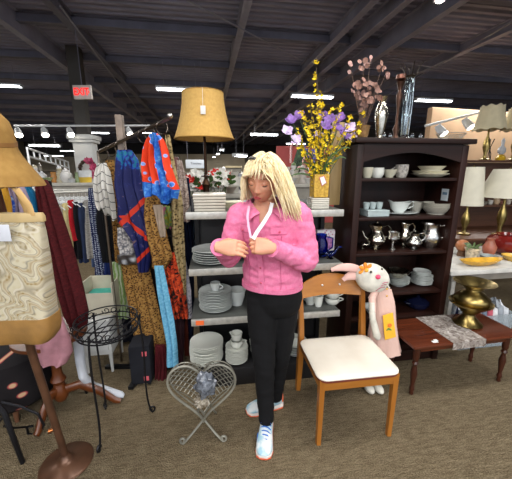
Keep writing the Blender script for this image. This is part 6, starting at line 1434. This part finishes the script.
for i in range(13):
    a = PI*i/12; c_ = P(265, 200, 1.475); rr_ = .072; p = c_+Lt*rr_*math.cos(a)-Fw*.06*math.sin(a); rs.append([tuple(p+Vector((0, 0, .012))), tuple(p+(p-c_)*.25+Vector((0, 0, -.03))), tuple(p+(p-c_)*.18+Vector((0, 0, -.034))), tuple(p-(p-c_)*.05+Vector((0, 0, .01)))])
b.rings(rs).build('collar_back', pink, person)
# ---- trousers
tr = fabric('121214', .3, .12)
b = MB(); rs = []
for z, wx, wy, cx_, cy_ in ((1.0, .135, .095, .093, 1.53), (.93, .155, .11, .095, 1.54), (.87, .160, .115, .096, 1.545), (.82, .150, .108, .096, 1.548), (.78, .12, .085, .096, 1.55)):
    c = Q(cx_, cy_, z); rs.append([tuple(c+Lt*wx*math.cos(a)+Fw*wy*math.sin(a)) for a in [k*2*PI/28 for k in range(28)]])
b.rings(rs)
limb(b, [hpR, mid(hpR, knR, .45, (-.006, 0, 0)), knR, mid(knR, anR, .35, (-.002, .01, 0)), mid(knR, anR, .9), anR+Vector((0, 0, .005))], [.094, .079, .06, .056, .045, .046])
limb(b, [hpL, mid(hpL, knL, .45, (.004, 0, 0)), knL, mid(knL, anL, .35, (0, .015, 0)), mid(knL, anL, .9), anL+Vector((0, 0, .005))], [.094, .079, .06, .056, .045, .046])
tz_ = b.build('trousers', tr, person); remesh(tz_, .006, 5, .5)
wrinkle(tz_, lambda x, y, z: noise.noise(Vector((x*12, y*12, z*26)))*.0045)
# ---- shoes
def shoe(heel, toe, lab):
    d = (toe-heel); d.z = 0; L = d.length; ang = math.atan2(d.y, d.x)
    def loft(b, rows, nn=20):
        rs = []
        for x, w_, z0, z1, pw in rows:
            rs.append([(x*L, w_*math.copysign(abs(math.cos(a))**.75, math.cos(a)), (z0+z1)/2+(z1-z0)/2*math.copysign(abs(math.sin(a))**pw, math.sin(a))) for a in [k*2*PI/nn for k in range(nn)]])
        b.rings(rs); return b
    up = loft(MB(), [(.005, .018, .03, .07, .8), (.04, .031, .02, .095, .8), (.12, .035, .018, .105, .8), (.25, .036, .018, .10, .85), (.38, .038, .018, .088, .9), (.55, .043, .016, .072, .9), (.72, .047, .016, .06, .9), (.86, .044, .016, .05, .9), (.95, .032, .018, .042, .9), (.99, .014, .02, .034, .9)])
    t = NT('mesh'); v = t.coord(); t.base(t.ramp(t.noise(v, 22, 3), [(.35, '8fb4c4'), (.5, 'c8ced0'), (.7, 'd4d6d6')])); t.bump(t.vor(v, 400), .4, .002)
    o = up.build('shoe', t.fin(.8), person, loc=heel, rz=ang); o['label'] = lab
    loft(MB(), [(-.01, .02, .006, .036, .5), (.04, .037, .001, .04, .5), (.2, .039, .001, .036, .5), (.4, .037, .001, .03, .5), (.6, .045, .001, .027, .5), (.78, .05, .001, .026, .5), (.92, .043, .003, .027, .5), (1.0, .02, .01, .028, .5)]).build('sole', plain('d8cfc8', .6), o)
    loft(MB(), [(-.012, .02, .004, .022, .5), (.05, .039, -.0005, .018, .5), (.3, .0405, -.0005, .012, .5), (.6, .0465, -.0005, .010, .5), (.8, .0515, -.0005, .011, .5), (.95, .041, .002, .015, .5), (1.005, .02, .008, .018, .5)]).build('outsole', plain('e0643c', .6), o)
    loft(MB(), [(-.002, .02, .03, .09, .8), (.03, .033, .028, .105, .8), (.07, .0345, .03, .108, .8)]).build('heel_counter', plain('dd6a44', .7), o)
    bl = plain('2364b8', .7)
    for k in range(5):
        x = (.36+.075*k); z = .094-.0072*k*1.2
        MB().tube([(x*L, -.03, z-.014), (x*L+.004, -.012, z), (x*L+.008, .012, z), (x*L+.012, .03, z-.014)], .0035, 6).build('lace', bl, o)
    for s_ in (-1, 1): MB().tube([(.34*L, 0, .1), (.36*L, s_*.02, .11), (.42*L, s_*.03, .1), (.36*L, s_*.008, .1)], .003, 6).build('lace', bl, o)
    MB().tube([(.45*L, s1*0-.043, .05) if 0 else (.45*L, -.042, .035), (.55*L, -.044, .05), (.66*L, -.044, .03)], .004, 6).build('side_stripe', bl, o)
    return o
hr1, t1 = G(269, 424), G(264, 461); shoe(Q(.072, 1.585, 0), Q(t1.x-.004, t1.y+.0, 0), 'white running shoe with blue laces pointing at the camera')
shoe(Q(.178, 1.735, 0), Q(-.062, 1.655, 0), 'white and orange running shoe pointing left behind the other')
# ---- lanyard
def rib(b, pts, w_, th=.0015, wd=None):
    rs = []; pts = [Vector(p) for p in pts]
    for i, p in enumerate(pts):
        tg_ = (pts[min(i+1, len(pts)-1)]-pts[max(i-1, 0)]).normalized(); sd = tg_.cross(Vector(wd or (0, -1, 0))).normalized(); nn = sd.cross(tg_)
        rs.append([tuple(p-sd*w_), tuple(p+sd*w_), tuple(p+sd*w_+nn*th), tuple(p-sd*w_+nn*th)])
    b.rings(rs)
b = MB(); rib(b, [P(272, 203, 1.37), P(270, 212, 1.335), P(264, 222, 1.325), P(257, 232, 1.30), P(253, 239, 1.27)], .0085); lanw = plain('dcdce0', .6, 0, .02)
ln = b.build('lanyard', lanw, None); ln.location = PO; tag(ln, 'white ribbon lanyard around the woman\'s neck, held in her left hand', 'lanyard')
b = MB(); rib(b, [P(249, 206, 1.38), P(247.5, 216, 1.335), P(248.5, 226, 1.325), P(251, 238, 1.28)], .005); b.build('lanyard_strap', plain('d7a8c0', .6, 0, .02), ln)
# ---- hair
t = NT('hair'); v = t.coord(); f = t.noise(t.coord(scale=(60, 60, 8)), 2.2, 4, .6)
t.base(t.ramp(f, [(.25, 'bf9f68'), (.45, 'e0cca0'), (.65, 'f0e4c6'), (.85, 'f6efdc')])); t.bump(t.noise(t.coord(scale=(140, 140, 12)), 3, 3), .5, .004); hairm = t.fin(.5, spec=.35)
b = MB(); hrnd = random.Random(11)
def loc(p): d = p-HC; return Vector((d.dot(hx), d.dot(fd), d.dot(hu)))
E = Vector((.078, .096, .114))
# cap under the locks
rs = []
for i in range(21):
    th = PI*i/20; zz = math.cos(th); q = max(.002, math.sin(th)); ring = []
    for j in range(40):
        a = 2*PI*j/40; dx, dy = q*math.cos(a), q*math.sin(a)
        face = max(0, min(1, (dy-.15)*3))*max(0, min(1, (.55-zz)*4)); k = 1-.22*face
        ring.append(tuple(HM(dx*E.x*k, dy*E.y*(1-.32*face), max(zz*E.z, -.09))))
    rs.append(ring)
b.rings(rs)
part_x = .02
nl = 0
while nl < 620:
    th = math.acos(hrnd.uniform(-.35, 1)); a = hrnd.uniform(0, 2*PI); d = Vector((math.sin(th)*math.cos(a), math.sin(th)*math.sin(a), math.cos(th)))
    if d.y > .30 and d.z < .60: continue
    if d.y > -.05 and d.z < .1 and abs(d.x) < .95: continue
    if d.y > .25 and d.z < .3: continue
    nl += 1
    p = HM(d.x*E.x*.99, d.y*E.y*.99, d.z*E.z*.99); side = 1 if d.x > part_x+.05*hrnd.uniform(-1, 1) else -1
    front = max(0, d.y); bang = d.y > .18 and d.z > .3 and d.z < .93 and hrnd.random() < .62
    nrm = (hx*d.x/E.x+fd*d.y/E.y+hu*d.z/E.z).normalized()
    if bang: comb = hx*(-.45 if d.x < .25 else .5)+fd*.6+Vector((0, 0, -.7)); L_ = hrnd.uniform(.04, .068)
    else:
        comb = hx*side*(.55 if front > .15 or d.z > .8 else .2)+fd*(-.35*front)+Vector((0, 0, -.5))
        L_ = hrnd.uniform(.17, .225)+(.045 if side > 0 else -.045)+.03*d.z-(.02 if d.y < -.2 and side < 0 else 0)
    dr_ = (nrm*.35+comb*.7).normalized()
    st_ = 16; step = L_/st_; pts = [p]; curl = hrnd.uniform(-1, 1); ph = hrnd.random()*6; lift = 1.03+.05*hrnd.random()+(.05 if side > 0 else 0)
    for k in range(st_):
        g = Vector((.36 if side > 0 else -.02, .03, -1.0)).normalized() if not bang else Vector((-.15, -.05, -1)).normalized()
        dr_ = (dr_*.72+g*.34+Vector((math.sin(k*.6+ph), math.cos(k*.5+ph), 0))*.055+hx*curl*.03).normalized(); q = pts[-1]+dr_*step
        for _ in range(2):
            l = loc(q); e = Vector((l.x/(E.x*lift), l.y/(E.y*lift), l.z/(E.z*lift)))
            if l.z > -.12 and e.length < 1: l = Vector((e.x*E.x, e.y*E.y, e.z*E.z))*lift/max(e.length, .01); q = HM(*l)
            l = loc(q)
            if not bang and l.y > .03 and l.z < .045 and abs(l.x) < .064: l.x = .066*side; q = q.lerp(HM(*l), .7)
        if bang and loc(q).z < .030+.012*math.sin(ph) : break
        pts.append(q)
    zmin = P(280, 214-10*max(0, min(1, (270-CX-40)/40)), 1.45).z if side > 0 else P(240, 197, 1.42).z
    pts = [x for x in pts if x.z > zmin-hrnd.uniform(0, .03)]
    if len(pts) < 5: continue
    m_ = len(pts); r0 = hrnd.uniform(.004, .0075)*(.8 if bang else 1)
    b.tube(pts, [(r0*(1.0 if k < m_*.5 else 1-(k-m_*.5)/(m_*.5)*.9)*(.55+.45*min(1, k/3)), r0*.5*(1.0 if k < m_*.6 else 1-(k-m_*.6)/(m_*.4)*.85)) for k in range(m_)], 6, up=tuple(nrm))
b.build('hair', hairm, person)
o = MB().tube([HM(-.052+.04*k/8, .045, .104+.006*math.sin(PI*k/8)) for k in range(9)], [.004+.004*math.sin(PI*k/8) for k in range(9)], 8).build('hair_clip', plain('3a3834', .3, 0, .4, 60), person); o['label'] = 'small dark patterned hair clip on top of the head'
